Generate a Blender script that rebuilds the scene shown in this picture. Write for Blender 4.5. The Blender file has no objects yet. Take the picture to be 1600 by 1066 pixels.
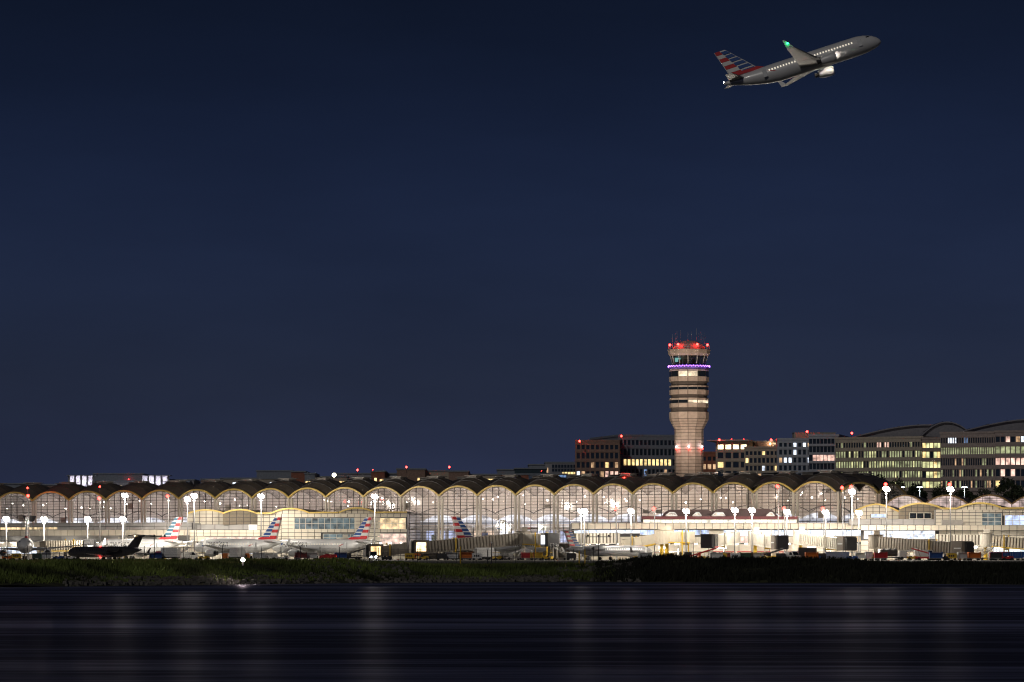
import bpy, bmesh, math, random
from mathutils import Vector, Matrix, noise
random.seed(7)
sc = bpy.context.scene
COL = sc.collection
R = math.radians

# ------------------------------------------------------------------ camera
F = 6000.0          # focal length in photograph pixels (1600 wide)
CZ = 3.8            # camera height above the river
Y0 = 868.0          # horizon row in the photograph
AP = 2.6            # apron level above the river
cam = bpy.data.cameras.new('camera'); camo = bpy.data.objects.new('camera', cam); COL.objects.link(camo)
camo.location = (0, 0, CZ); camo.rotation_euler = (R(90), 0, 0)
cam.sensor_width = 36; cam.lens = 36 * F / 1600; cam.shift_y = (Y0 - 533) / 1600
cam.clip_start = 1; cam.clip_end = 30000
sc.camera = camo
# ------------------------------------------------------------------ night sky (moonlit, with city glow low down)
world = bpy.data.worlds.new('World'); sc.world = world; world.use_nodes = True
nt = world.node_tree; nt.nodes.clear()
MOON_EL, MOON_AZ = R(32), R(205)     # moon behind the camera, to the left
sky = nt.nodes.new('ShaderNodeTexSky'); sky.sky_type = 'NISHITA'; sky.sun_disc = False
sky.sun_elevation = MOON_EL; sky.sun_rotation = MOON_AZ
sky.air_density = 1.6; sky.dust_density = 0.4; sky.ozone_density = 3.0
# night airglow: the Nishita scattering is tinted blue, deeper towards the zenith, paler where the city glow lies on the horizon
sep = nt.nodes.new('ShaderNodeSeparateXYZ'); absz = nt.nodes.new('ShaderNodeMath'); absz.operation = 'ABSOLUTE'
ramp = nt.nodes.new('ShaderNodeValToRGB'); ramp.color_ramp.interpolation = 'EASE'
el = ramp.color_ramp.elements
el[0].position = 0.0; el[0].color = (.42, .69, 3.0, 1); el[1].position = .16; el[1].color = (.145, .19, .47, 1)
e2 = el.new(.05); e2.color = (.31, .455, 1.5, 1)
tint = nt.nodes.new('ShaderNodeMix'); tint.data_type = 'RGBA'; tint.blend_type = 'MULTIPLY'; tint.inputs[0].default_value = 1
bg = nt.nodes.new('ShaderNodeBackground'); bg.inputs[1].default_value = 0.0062
wo = nt.nodes.new('ShaderNodeOutputWorld')
tcw = nt.nodes.new('ShaderNodeTexCoord')
nt.links.new(tcw.outputs['Generated'], sep.inputs[0]); nt.links.new(sep.outputs[2], absz.inputs[0]); nt.links.new(absz.outputs[0], ramp.inputs[0])
nt.links.new(sky.outputs[0], tint.inputs[6]); nt.links.new(ramp.outputs[0], tint.inputs[7]); 
cn = nt.nodes.new('ShaderNodeTexNoise'); cn.inputs['Scale'].default_value = 5; cn.inputs['Detail'].default_value = 6; cn.inputs['Roughness'].default_value = .55
cmap = nt.nodes.new('ShaderNodeMapping'); cmap.inputs['Scale'].default_value = (1, 1, 4); nt.links.new(tcw.outputs['Generated'], cmap.inputs[0]); nt.links.new(cmap.outputs[0], cn.inputs['Vector'])
cr_ = nt.nodes.new('ShaderNodeMapRange'); cr_.inputs[1].default_value = .3; cr_.inputs[2].default_value = .7; cr_.inputs[3].default_value = .86; cr_.inputs[4].default_value = 1.16; nt.links.new(cn.outputs['Fac'], cr_.inputs[0])
thin = nt.nodes.new('ShaderNodeVectorMath'); thin.operation = 'SCALE'; nt.links.new(tint.outputs[2], thin.inputs[0]); nt.links.new(cr_.outputs[0], thin.inputs['Scale']); nt.links.new(thin.outputs[0], bg.inputs[0])
nt.links.new(bg.outputs[0], wo.inputs[0])
moon = bpy.data.lights.new('moon', 'SUN'); moon.energy = 0.44; moon.angle = R(0.5); moon.color = (1, .93, .84)
mo = bpy.data.objects.new('moon', moon); COL.objects.link(mo)
mdir = Vector((math.sin(MOON_AZ) * math.cos(MOON_EL), math.cos(MOON_AZ) * math.cos(MOON_EL), math.sin(MOON_EL)))
mo.rotation_euler = (-mdir).to_track_quat('-Z', 'Y').to_euler()
mo.location = mdir * 200
# ------------------------------------------------------------------ render settings
sc.view_settings.view_transform = 'Standard'; sc.view_settings.look = 'None'
sc.view_settings.exposure = 0; sc.view_settings.gamma = 1
sc.render.engine = 'CYCLES'
cy = sc.cycles
cy.use_denoising = True
cy.max_bounces = 5; cy.diffuse_bounces = 2; cy.glossy_bounces = 3; cy.transmission_bounces = 3; cy.transparent_max_bounces = 12
cy.sample_clamp_indirect = 4; cy.sample_clamp_direct = 0
cy.use_light_tree = True
cy.pixel_filter_type = 'BLACKMAN_HARRIS'; cy.filter_width = 1.15
cy.caustics_reflective = False; cy.caustics_refractive = False

def PX(u, d): return (u - 800) * d / F
def PZ(v, d): return CZ + (Y0 - v) * d / F
def P3(u, v, d): return Vector((PX(u, d), d, PZ(v, d)))

# ------------------------------------------------------------------ materials
MATS = {}
def mat(name, col, rough=.6, metal=0, var=.12, scale=1.5, bump=0, spec=.5, coat=0):
    if name in MATS: return MATS[name]
    m = bpy.data.materials.new(name); m.use_nodes = True; t = m.node_tree
    b = t.nodes['Principled BSDF']
    b.inputs['Roughness'].default_value = rough; b.inputs['Metallic'].default_value = metal
    b.inputs['Specular IOR Level'].default_value = spec
    if coat: b.inputs['Coat Weight'].default_value = coat
    tc = t.nodes.new('ShaderNodeTexCoord'); n = t.nodes.new('ShaderNodeTexNoise')
    n.inputs['Scale'].default_value = scale; n.inputs['Detail'].default_value = 4
    t.links.new(tc.outputs['Object'], n.inputs['Vector'])
    r = t.nodes.new('ShaderNodeValToRGB')
    r.color_ramp.elements[0].position = .3; r.color_ramp.elements[1].position = .7
    c = Vector(col)
    r.color_ramp.elements[0].color = (*(c * (1 - var)), 1); r.color_ramp.elements[1].color = (*[min(1, x * (1 + var)) for x in c], 1)
    t.links.new(n.outputs['Fac'], r.inputs[0]); t.links.new(r.outputs[0], b.inputs['Base Color'])
    if bump:
        bp = t.nodes.new('ShaderNodeBump'); bp.inputs['Strength'].default_value = bump; bp.inputs['Distance'].default_value = .1
        t.links.new(n.outputs['Fac'], bp.inputs['Height']); t.links.new(bp.outputs[0], b.inputs['Normal'])
    MATS[name] = m; return m
def emit(name, col, s, sample=False):
    if name in MATS: return MATS[name]
    m = bpy.data.materials.new(name); m.use_nodes = True; t = m.node_tree; t.nodes.clear()
    e = t.nodes.new('ShaderNodeEmission'); e.inputs[0].default_value = (*col, 1); e.inputs[1].default_value = s
    o = t.nodes.new('ShaderNodeOutputMaterial'); t.links.new(e.outputs[0], o.inputs[0])
    if not sample: m.cycles.emission_sampling = 'NONE'
    MATS[name] = m; return m
def lit_window(name, col, s, blinds=True):
    """A lit room behind a pane: uneven emission with blinds and furniture-like blotches."""
    if name in MATS: return MATS[name]
    m = bpy.data.materials.new(name); m.use_nodes = True; t = m.node_tree
    b = t.nodes['Principled BSDF']; b.inputs['Base Color'].default_value = (.03, .03, .035, 1); b.inputs['Roughness'].default_value = .2
    geo = t.nodes.new('ShaderNodeNewGeometry'); n = t.nodes.new('ShaderNodeTexNoise'); n.inputs['Scale'].default_value = .55
    n.inputs['Detail'].default_value = 3
    t.links.new(geo.outputs['Position'], n.inputs['Vector'])
    mr = t.nodes.new('ShaderNodeMapRange'); mr.inputs[1].default_value = .3; mr.inputs[2].default_value = .7
    mr.inputs[3].default_value = s * .25; mr.inputs[4].default_value = s * 1.5
    t.links.new(n.outputs['Fac'], mr.inputs[0]); t.links.new(mr.outputs[0], b.inputs['Emission Strength'])
    b.inputs['Emission Color'].default_value = (*col, 1)
    m.cycles.emission_sampling = 'NONE'
    MATS[name] = m; return m
def glass(name, tint=(.9, .9, .92), refl=.06, frit=.18, fcol=(.8, .78, .76)):
    if name in MATS: return MATS[name]
    m = bpy.data.materials.new(name); m.use_nodes = True; t = m.node_tree; t.nodes.clear()
    tr = t.nodes.new('ShaderNodeBsdfTransparent'); tr.inputs[0].default_value = (*tint, 1)
    tl = t.nodes.new('ShaderNodeBsdfTranslucent'); tl.inputs[0].default_value = (*fcol, 1)
    gl = t.nodes.new('ShaderNodeBsdfGlossy'); gl.inputs['Roughness'].default_value = .05
    m1 = t.nodes.new('ShaderNodeMixShader'); m1.inputs[0].default_value = frit
    m2 = t.nodes.new('ShaderNodeMixShader'); m2.inputs[0].default_value = refl
    o = t.nodes.new('ShaderNodeOutputMaterial')
    t.links.new(tr.outputs[0], m1.inputs[1]); t.links.new(tl.outputs[0], m1.inputs[2])
    t.links.new(m1.outputs[0], m2.inputs[1]); t.links.new(gl.outputs[0], m2.inputs[2]); t.links.new(m2.outputs[0], o.inputs[0])
    MATS[name] = m; return m

# ------------------------------------------------------------------ mesh helpers
class MB:
    def __init__(s): s.v = []; s.f = []
    def add(s, vs, fs):
        o = len(s.v); s.v += [tuple(p) for p in vs]; s.f += [tuple(i + o for i in f) for f in fs]; return s
    def box(s, c, d, rz=0, taper=1):
        x, y, z = d[0] / 2, d[1] / 2, d[2] / 2; cs, sn = math.cos(rz), math.sin(rz); vs = []
        for k in (-1, 1):
            tt = taper if k > 0 else 1
            for a, b in ((-1, -1), (1, -1), (1, 1), (-1, 1)):
                px, py = a * x * tt, b * y * tt
                vs.append((c[0] + px * cs - py * sn, c[1] + px * sn + py * cs, c[2] + k * z))
        return s.add(vs, [(3, 2, 1, 0), (4, 5, 6, 7), (0, 1, 5, 4), (1, 2, 6, 5), (2, 3, 7, 6), (3, 0, 4, 7)])
    def box2(s, a, b):
        return s.box([(a[i] + b[i]) / 2 for i in range(3)], [abs(b[i] - a[i]) for i in range(3)])
    def prism(s, poly, vec):
        """poly: 3-D points of a planar outline, pushed along vec."""
        n = len(poly); vec = Vector(vec); p = [Vector(q) for q in poly]
        vs = p + [q + vec for q in p]
        return s.add(vs, [tuple(range(n - 1, -1, -1)), tuple(range(n, 2 * n))] + [(i, (i + 1) % n, n + (i + 1) % n, n + i) for i in range(n)])
    def tube(s, a, b, r0, r1=None, n=8):
        a, b = Vector(a), Vector(b); r1 = r0 if r1 is None else r1
        q = (b - a).to_track_quat('Z', 'Y'); vs = []
        for c, r in ((a, r0), (b, r1)):
            for i in range(n):
                an = 2 * math.pi * i / n
                vs.append(c + q @ Vector((r * math.cos(an), r * math.sin(an), 0)))
        return s.add(vs, [(i, (i + 1) % n, n + (i + 1) % n, n + i) for i in range(n)] + [tuple(range(n - 1, -1, -1)), tuple(range(n, 2 * n))])
    def beam(s, a, b, w, h=None, up=(0, 0, 1)):
        a, b = Vector(a), Vector(b); h = h or w; d = (b - a).normalized(); sd = d.cross(Vector(up))
        if sd.length < 1e-4: sd = d.cross(Vector((1, 0, 0)))
        sd.normalize(); up = sd.cross(d).normalized()
        vs = [p + sd * (i * w / 2) + up * (j * h / 2) for p in (a, b) for i, j in ((-1, -1), (1, -1), (1, 1), (-1, 1))]
        return s.add(vs, [(3, 2, 1, 0), (4, 5, 6, 7), (0, 1, 5, 4), (1, 2, 6, 5), (2, 3, 7, 6), (3, 0, 4, 7)])
    def loft(s, rings, cap=True):
        n = len(rings[0]); o = len(s.v)
        for r in rings: s.v += [tuple(p) for p in r]
        for k in range(len(rings) - 1):
            for i in range(n):
                s.f.append((o + k * n + i, o + k * n + (i + 1) % n, o + (k + 1) * n + (i + 1) % n, o + (k + 1) * n + i))
        if cap:
            s.f.append(tuple(o + i for i in range(n - 1, -1, -1))); s.f.append(tuple(o + (len(rings) - 1) * n + i for i in range(n)))
        return s
    def lathe(s, prof, axis='Z', c=(0, 0, 0), n=16, cap=True):
        rings = []
        for h, r in prof:
            ring = []
            for i in range(n):
                a = 2 * math.pi * i / n; x, y = r * math.cos(a), r * math.sin(a)
                ring.append({'Z': (c[0] + x, c[1] + y, c[2] + h), 'X': (c[0] + h, c[1] + x, c[2] + y), 'Y': (c[0] + y, c[1] + h, c[2] + x)}[axis])
            rings.append(ring)
        return s.loft(rings, cap)
    def ball(s, c, r, n=10, m=6, sz=1):
        prof = [(-r * sz * math.cos(math.pi * k / m), max(.001, r * math.sin(math.pi * k / m))) for k in range(m + 1)]
        return s.lathe(prof, 'Z', c, n)
    def mesh(s, name, smooth=False):
        me = bpy.data.meshes.new(name); me.from_pydata(s.v, [], s.f); me.update()
        if smooth:
            for p in me.polygons: p.use_smooth = True
        return me
    def build(s, name, m, parent=None, smooth=False, fix=True):
        me = s.mesh(name, smooth)
        if fix:
            bm = bmesh.new(); bm.from_mesh(me); bmesh.ops.recalc_face_normals(bm, faces=bm.faces); bm.to_mesh(me); bm.free()
        if smooth:
            for p in me.polygons: p.use_smooth = True
        return link(name, me, m, parent)
def link(name, me, m, parent=None):
    if m is not None and not me.materials: me.materials.append(m)
    o = bpy.data.objects.new(name, me); COL.objects.link(o)
    if parent is not None: o.parent = parent
    return o
def inst(name, me, parent, loc, rz=0, scale=None):
    o = bpy.data.objects.new(name, me); COL.objects.link(o); o.parent = parent; o.location = loc; o.rotation_euler.z = rz
    if scale: o.scale = scale
    return o
def thing(name, label, cat, loc=(0, 0, 0), rz=0, group=None):
    o = bpy.data.objects.new(name, None); COL.objects.link(o); o.location = loc; o.rotation_euler = (0, 0, rz)
    o.empty_display_size = .5
    o['label'] = label; o['category'] = cat
    if group: o['group'] = group
    return o
def tag(o, label, cat, group=None):
    o['label'] = label; o['category'] = cat
    if group: o['group'] = group
    return o
def struct(o): o['kind'] = 'structure'; return o
def copy_tree(o, parent=None):
    c = o.copy(); COL.objects.link(c); c.parent = parent
    for ch in list(o.children): copy_tree(ch, c)
    return c
def lamp(kind, parent, loc, power, col=(1, .9, .78), size=.5, aim=None, angle=150, blend=.6):
    l = bpy.data.lights.new('lamp_light', kind); l.energy = power; l.color = col
    if kind == 'SPOT': l.spot_size = R(angle); l.spot_blend = blend; l.shadow_soft_size = size
    elif kind == 'POINT': l.shadow_soft_size = size
    elif kind == 'AREA': l.shape = 'RECTANGLE'; l.size = size if not isinstance(size, tuple) else size[0]; l.size_y = size if not isinstance(size, tuple) else size[1]
    o = bpy.data.objects.new('lamp_light', l); COL.objects.link(o); o.parent = parent; o.location = loc
    if aim is not None: o.rotation_euler = Vector(aim).to_track_quat('-Z', 'Y').to_euler()
    return o
def merge_mesh_text(body, size, m, parent, fn, name='lettering'):
    cu = bpy.data.curves.new('text', 'FONT'); cu.body = body; cu.size = size; cu.resolution_u = 3; cu.offset = .025
    to = bpy.data.objects.new('text_tmp', cu); COL.objects.link(to)
    dg = bpy.context.evaluated_depsgraph_get(); me = bpy.data.meshes.new_from_object(to.evaluated_get(dg))
    bpy.data.objects.remove(to)
    for v in me.vertices: v.co = fn(v.co.x, v.co.y)
    me.materials.clear()
    return link(name, me, m, parent)

# palette
M_cream = mat('cream_cladding', (.58, .53, .44), .55, var=.08, scale=.3)
M_grey = mat('grey_cladding', (.34, .33, .32), .6, var=.1, scale=.3)
M_gold = mat('gold_painted_steel', (.62, .45, .13), .45, var=.08)
M_mull = mat('mullion_metal', (.055, .045, .04), .5)
M_roof = mat('standing_seam_roof', (.10, .082, .066), .5, .2, var=.2, scale=.5)
M_cap = mat('roof_cap', (.30, .28, .26), .6)
M_white = mat('white_paint', (.78, .78, .77), .4, var=.05)
M_silver = mat('aircraft_paint', (.68, .69, .70), .38, .05, var=.04, scale=.4, coat=.3)
M_dark = mat('dark_metal', (.035, .035, .04), .5)
M_tire = mat('tyre_rubber', (.02, .02, .02), .85)
M_conc = mat('concrete', (.42, .40, .36), .85, var=.15, scale=.15)
M_yellow = mat('yellow_paint', (.62, .40, .03), .5)
M_red = mat('red_paint', (.52, .025, .03), .4)
M_blue = mat('blue_paint', (.02, .08, .30), .4)
M_orange = mat('orange_paint', (.65, .17, .02), .5)
M_steel = mat('galvanised_steel', (.42, .42, .42), .4, .6)
M_dglass = mat('dark_glass', (.015, .02, .025), .08, spec=.8)
M_brick = mat('red_brick', (.30, .12, .08), .85, var=.2, scale=1)
E_flood = emit('flood_lamp', (1, .93, .80), 55)
E_red = emit('red_beacon', (1, .02, .015), 30)
E_warm = emit('warm_lamp', (1, .72, .36), 14)
E_cool = emit('cool_lamp', (.85, .92, 1), 14)
# ================================================================== SETTING: river, bank, ground, apron
def lerp_table(tab, x):
    if x <= tab[0][0]: return tab[0][1]
    for (a, b), (c, d) in zip(tab, tab[1:]):
        if x <= c: return b + (d - b) * (x - a) / (c - a)
    return tab[-1][1]
SHORE = [(-400, 450), (0, 456), (300, 490), (600, 532), (900, 549), (1200, 530), (1600, 496), (2200, 480)]
LIPV = [(-400, 879), (560, 879), (660, 885), (930, 885.5), (1040, 874.6), (1120, 876.5), (1200, 878.5), (1330, 881), (1600, 886.5), (2200, 888)]
def build_river():
    m = bpy.data.materials.new('river_water'); m.use_nodes = True; t = m.node_tree; b = t.nodes['Principled BSDF']
    b.inputs['Base Color'].default_value = (.006, .007, .014, 1); b.inputs['IOR'].default_value = 1.33; b.inputs['Specular IOR Level'].default_value = .3
    b.inputs['Roughness'].default_value = .2
    tc = t.nodes.new('ShaderNodeTexCoord'); h = None
    for sx, sy, w in ((.012, .10, .8), (.06, .5, .40), (.25, 1.6, .16)):
        mp = t.nodes.new('ShaderNodeMapping'); mp.inputs['Scale'].default_value = (sx, sy, 1)
        n = t.nodes.new('ShaderNodeTexNoise'); n.inputs['Scale'].default_value = 1; n.inputs['Detail'].default_value = 3
        t.links.new(tc.outputs['Object'], mp.inputs[0]); t.links.new(mp.outputs[0], n.inputs['Vector'])
        q = t.nodes.new('ShaderNodeMath'); q.operation = 'MULTIPLY'; q.inputs[1].default_value = w; t.links.new(n.outputs['Fac'], q.inputs[0])
        if h is None: h = q
        else:
            ad = t.nodes.new('ShaderNodeMath'); ad.operation = 'ADD'; t.links.new(h.outputs[0], ad.inputs[0]); t.links.new(q.outputs[0], ad.inputs[1]); h = ad
    bp = t.nodes.new('ShaderNodeBump'); bp.inputs['Strength'].default_value = .7; bp.inputs['Distance'].default_value = .5
    t.links.new(h.outputs[0], bp.inputs['Height'])
    # wind-roughened bands across the river: reflectivity and roughness vary with the ripples
    gl = t.nodes.new('ShaderNodeBsdfGlossy'); gl.inputs['Color'].default_value = (.70, .68, .80, 1); gl.inputs['Roughness'].default_value = .39
    df = t.nodes.new('ShaderNodeBsdfDiffuse'); df.inputs['Color'].default_value = (.010, .012, .022, 1)
    t.links.new(bp.outputs[0], gl.inputs['Normal']); mix = t.nodes.new('ShaderNodeMixShader'); acc = None
    for sx, sy, w in ((.0016, .034, .60), (.010, .10, .35), (.06, .38, .35)):
        mp = t.nodes.new('ShaderNodeMapping'); mp.inputs['Scale'].default_value = (sx, sy, 1); mp.inputs['Rotation'].default_value = (0, 0, .02)
        n = t.nodes.new('ShaderNodeTexNoise'); n.inputs['Detail'].default_value = 4; n.inputs['Scale'].default_value = 1; n.inputs['Distortion'].default_value = 1.2
        mr = t.nodes.new('ShaderNodeMapRange'); mr.inputs[1].default_value = .44; mr.inputs[2].default_value = .68; mr.inputs[3].default_value = 0; mr.inputs[4].default_value = w
        t.links.new(tc.outputs['Object'], mp.inputs[0]); t.links.new(mp.outputs[0], n.inputs['Vector']); t.links.new(n.outputs['Fac'], mr.inputs[0])
        if acc is None: acc = mr
        else:
            ad = t.nodes.new('ShaderNodeMath'); ad.operation = 'ADD'; t.links.new(acc.outputs[0], ad.inputs[0]); t.links.new(mr.outputs[0], ad.inputs[1]); acc = ad
    mr = t.nodes.new('ShaderNodeMapRange'); mr.inputs[1].default_value = .18; mr.inputs[2].default_value = .85; mr.inputs[3].default_value = .17; mr.inputs[4].default_value = .92
    t.links.new(acc.outputs[0], mr.inputs[0]); t.links.new(mr.outputs[0], mix.inputs[0])
    t.links.new(df.outputs[0], mix.inputs[1]); t.links.new(gl.outputs[0], mix.inputs[2]); t.links.new(mix.outputs[0], t.nodes['Material Output'].inputs[0]); t.nodes.remove(b)
    mb = MB(); mb.add([(-2500, -600, 0), (2500, -600, 0), (2500, 640, 0), (-2500, 640, 0)], [(0, 1, 2, 3)])
    struct(mb.build('river', m, fix=False))
build_river()

def lip(u):
    ds = lerp_table(SHORE, u); dl = ds + 30; return ds, dl, CZ - (lerp_table(LIPV, u) - Y0) * dl / F
def bank_z(x, y):
    u = 800 + x * F / max(430, y); ds, dl, zl = lip(u); t = (y - ds) / 30
    nz = noise.noise(Vector((x * .12, y * .18, 0))) * .28 + noise.noise(Vector((x * .5, y * .6, 3))) * .10
    if t <= 1:
        k = max(t, -.2); return -.15 + (zl + .15) * (1 - (1 - max(k, 0)) ** 1.5) + nz * min(1, max(0, t) * 3) * (1 if t < .85 else .3) + (k * 2 if k < 0 else 0)
    s = min(1, (t - 1) / 1.5); return zl + (AP - .03 - zl) * s * s * (3 - 2 * s) + nz * .25 * (1 - s)
def build_bank():
    m = bpy.data.materials.new('bank_ground'); m.use_nodes = True; t = m.node_tree; b = t.nodes['Principled BSDF']; b.inputs['Roughness'].default_value = .95
    tc = t.nodes.new('ShaderNodeTexCoord'); n = t.nodes.new('ShaderNodeTexNoise'); n.inputs['Scale'].default_value = .35; n.inputs['Detail'].default_value = 8
    r = t.nodes.new('ShaderNodeValToRGB'); e = r.color_ramp.elements
    e[0].position = .40; e[0].color = (.010, .011, .006, 1); e[1].position = .66; e[1].color = (.055, .060, .018, 1)
    t.links.new(tc.outputs['Object'], n.inputs['Vector']); t.links.new(n.outputs['Fac'], r.inputs[0]); t.links.new(r.outputs[0], b.inputs['Base Color'])
    bp = t.nodes.new('ShaderNodeBump'); bp.inputs['Strength'].default_value = .8; bp.inputs['Distance'].default_value = .3
    t.links.new(n.outputs['Fac'], bp.inputs['Height']); t.links.new(bp.outputs[0], b.inputs['Normal'])
    mb = MB(); xs = [-620 + 1.6 * i for i in range(776)]; ts = [-.25 + .05 * k for k in range(57)]
    for x in xs:
        for tt in ts:
            y = lip(800 + x * F / 520)[0] + 30 * tt; mb.v.append((x, y, bank_z(x, y)))
    nT = len(ts)
    for i in range(len(xs) - 1):
        for k in range(nT - 1): mb.f.append((i * nT + k, (i + 1) * nT + k, (i + 1) * nT + k + 1, i * nT + k + 1))
    o = struct(mb.build('riverbank', m, smooth=True, fix=False))
build_bank()

def tufts(name, label, cat, n, urange, trange, hr, colr, seed, blades=4):
    rnd = random.Random(seed); mb = MB()
    for _ in range(n):
        u = rnd.uniform(*urange); ds, dl, zl = lip(u); tt = rnd.uniform(*trange); y = ds + 30 * tt; x = PX(u, y); z = bank_z(x, y)
        h = rnd.uniform(*hr) * (.6 + .8 * max(0, noise.noise(Vector((x * .1, y * .1, 9))) + .5))
        for k in range(blades):
            a = rnd.uniform(0, 6.28); w = h * .16; lx, ly = math.cos(a) * h * .45, math.sin(a) * h * .45
            px, py = x + rnd.uniform(-.3, .3), y + rnd.uniform(-.3, .3)
            mb.add([(px - w * math.sin(a), py + w * math.cos(a), z - .05), (px + w * math.sin(a), py - w * math.cos(a), z - .05), (px + lx, py + ly, z + h)], [(0, 1, 2)])
    o = mb.build(name, colr, fix=False); tag(o, label, cat); o['kind'] = 'stuff'; return o
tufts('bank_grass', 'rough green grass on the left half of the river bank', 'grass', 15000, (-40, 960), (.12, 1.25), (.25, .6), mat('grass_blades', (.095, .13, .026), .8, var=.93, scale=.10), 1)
tufts('lit_edge_grass', 'grass coloured yellow as if lit along the top edge of the left bank', 'grass', 5000, (-40, 940), (.86, 1.35), (.2, .45), mat('lit_edge_blades', (.26, .21, .07), .8, var=.5, scale=.2), 8)  # yellow blade colour paints in the light along the bank's top edge
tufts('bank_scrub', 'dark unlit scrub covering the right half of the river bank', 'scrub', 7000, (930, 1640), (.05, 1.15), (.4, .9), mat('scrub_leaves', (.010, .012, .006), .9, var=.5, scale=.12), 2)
def riprap():
    rnd = random.Random(5); mb = MB()
    for _ in range(1900):
        u = rnd.choice([rnd.uniform(470, 720), rnd.uniform(720, 1000), rnd.uniform(100, 480)]); ds, dl, zl = lip(u); tt = rnd.uniform(.0, 1.0)
        if tt > .25 and not (480 < u < 640 or 870 < u < 990): tt *= .25
        y = ds + 30 * tt; x = PX(u, y); z = bank_z(x, y); r = rnd.uniform(.12, .38)
        vs = [Vector(c) * r * rnd.uniform(.7, 1.2) for c in ((-1, -1, -.6), (1, -1, -.6), (1, 1, -.6), (-1, 1, -.6), (-.7, -.7, .7), (.7, -.7, .7), (.7, .7, .7), (-.7, .7, .7))]
        q = Matrix.Rotation(rnd.uniform(0, 6), 3, 'Z') @ Matrix.Rotation(rnd.uniform(-.5, .5), 3, 'X')
        mb.add([q @ v + Vector((x, y, z + r * .25)) for v in vs], [(3, 2, 1, 0), (4, 5, 6, 7), (0, 1, 5, 4), (1, 2, 6, 5), (2, 3, 7, 6), (3, 0, 4, 7)])
    o = mb.build('riprap', mat('riprap_stone', (.10, .095, .085), .9, var=.3, scale=.4), fix=False)
    tag(o, 'grey riprap stones scattered over the river bank', 'stones'); o['kind'] = 'stuff'
riprap()

gm = mat('airfield_grass', (.035, .042, .016), .95, var=.4, scale=.08)
mb = MB(); mb.add([(-6000, 575, AP - .04), (6000, 575, AP - .04), (6000, 9000, AP - .04), (-6000, 9000, AP - .04)], [(0, 1, 2, 3)])
struct(mb.build('ground', gm, fix=False))
mb = MB(); mb.add([(-320, 925, AP), (320, 880, AP), (320, 1290, AP), (-320, 1290, AP)], [(0, 1, 2, 3)])
apron_o = struct(mb.build('apron', M_conc, fix=False))
mb = MB(); mb.add([(-600, 700, AP - .02), (600, 640, AP - .02), (600, 735, AP - .02), (-600, 790, AP - .02)], [(0, 1, 2, 3)])
struct(mb.build('taxiway', mat('taxiway_asphalt', (.09, .085, .08), .8, var=.25, scale=.1), fix=False))
mb = MB(); mb.add([(60, 800, AP - .015), (420, 770, AP - .015), (420, 882, AP - .015), (60, 912, AP - .015)], [(0, 1, 2, 3)])
struct(mb.build('taxi_lane', M_conc, fix=False))
mb = MB(); mb.add([(-600, 744, AP - .016), (600, 687, AP - .016), (600, 687.6, AP - .016), (-600, 744.6, AP - .016)], [(0, 1, 2, 3)])
tl = struct(mb.build('taxiway_line', M_yellow, fix=False))
# ================================================================== TERMINAL HALL (row of vaulted bays)
NU = [-113, -57, -1, 55, 112, 169.5, 226, 283.5, 340.5, 398, 455.5, 513.5, 572, 630.7, 690, 749.7, 809.7, 870, 931, 992, 1054.8, 1117.6, 1180.4, 1244, 1309]
def term_d(u):
    k = lerp_table([(NU[i], 24 - i) for i in range(len(NU))], u); return 1030 + 6.2 * k + .09 * k * k
NODES = [(PX(u, term_d(u)), term_d(u)) for u in NU] + [(PX(1367, 1052), 1052), (PX(1410, 1086), 1086)]
ZV, RISE = PZ(769, 1030), 2.65
def arch(x): return 1 - abs(2 * x - 1) ** 2.1
G_hall = glass('hall_glass', (.86, .84, .84), .05, .18, (.85, .80, .72))
M_inner = mat('hall_inner_wall', (.62, .57, .50), .7, var=.1, scale=.2)
M_soffit = mat('hall_soffit', (.38, .34, .30), .7, var=.1, scale=.3)
M_floor = mat('hall_floor', (.40, .35, .31), .5)
M_dgr = mat('dark_green_board', (.02, .10, .06), .5)
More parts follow.
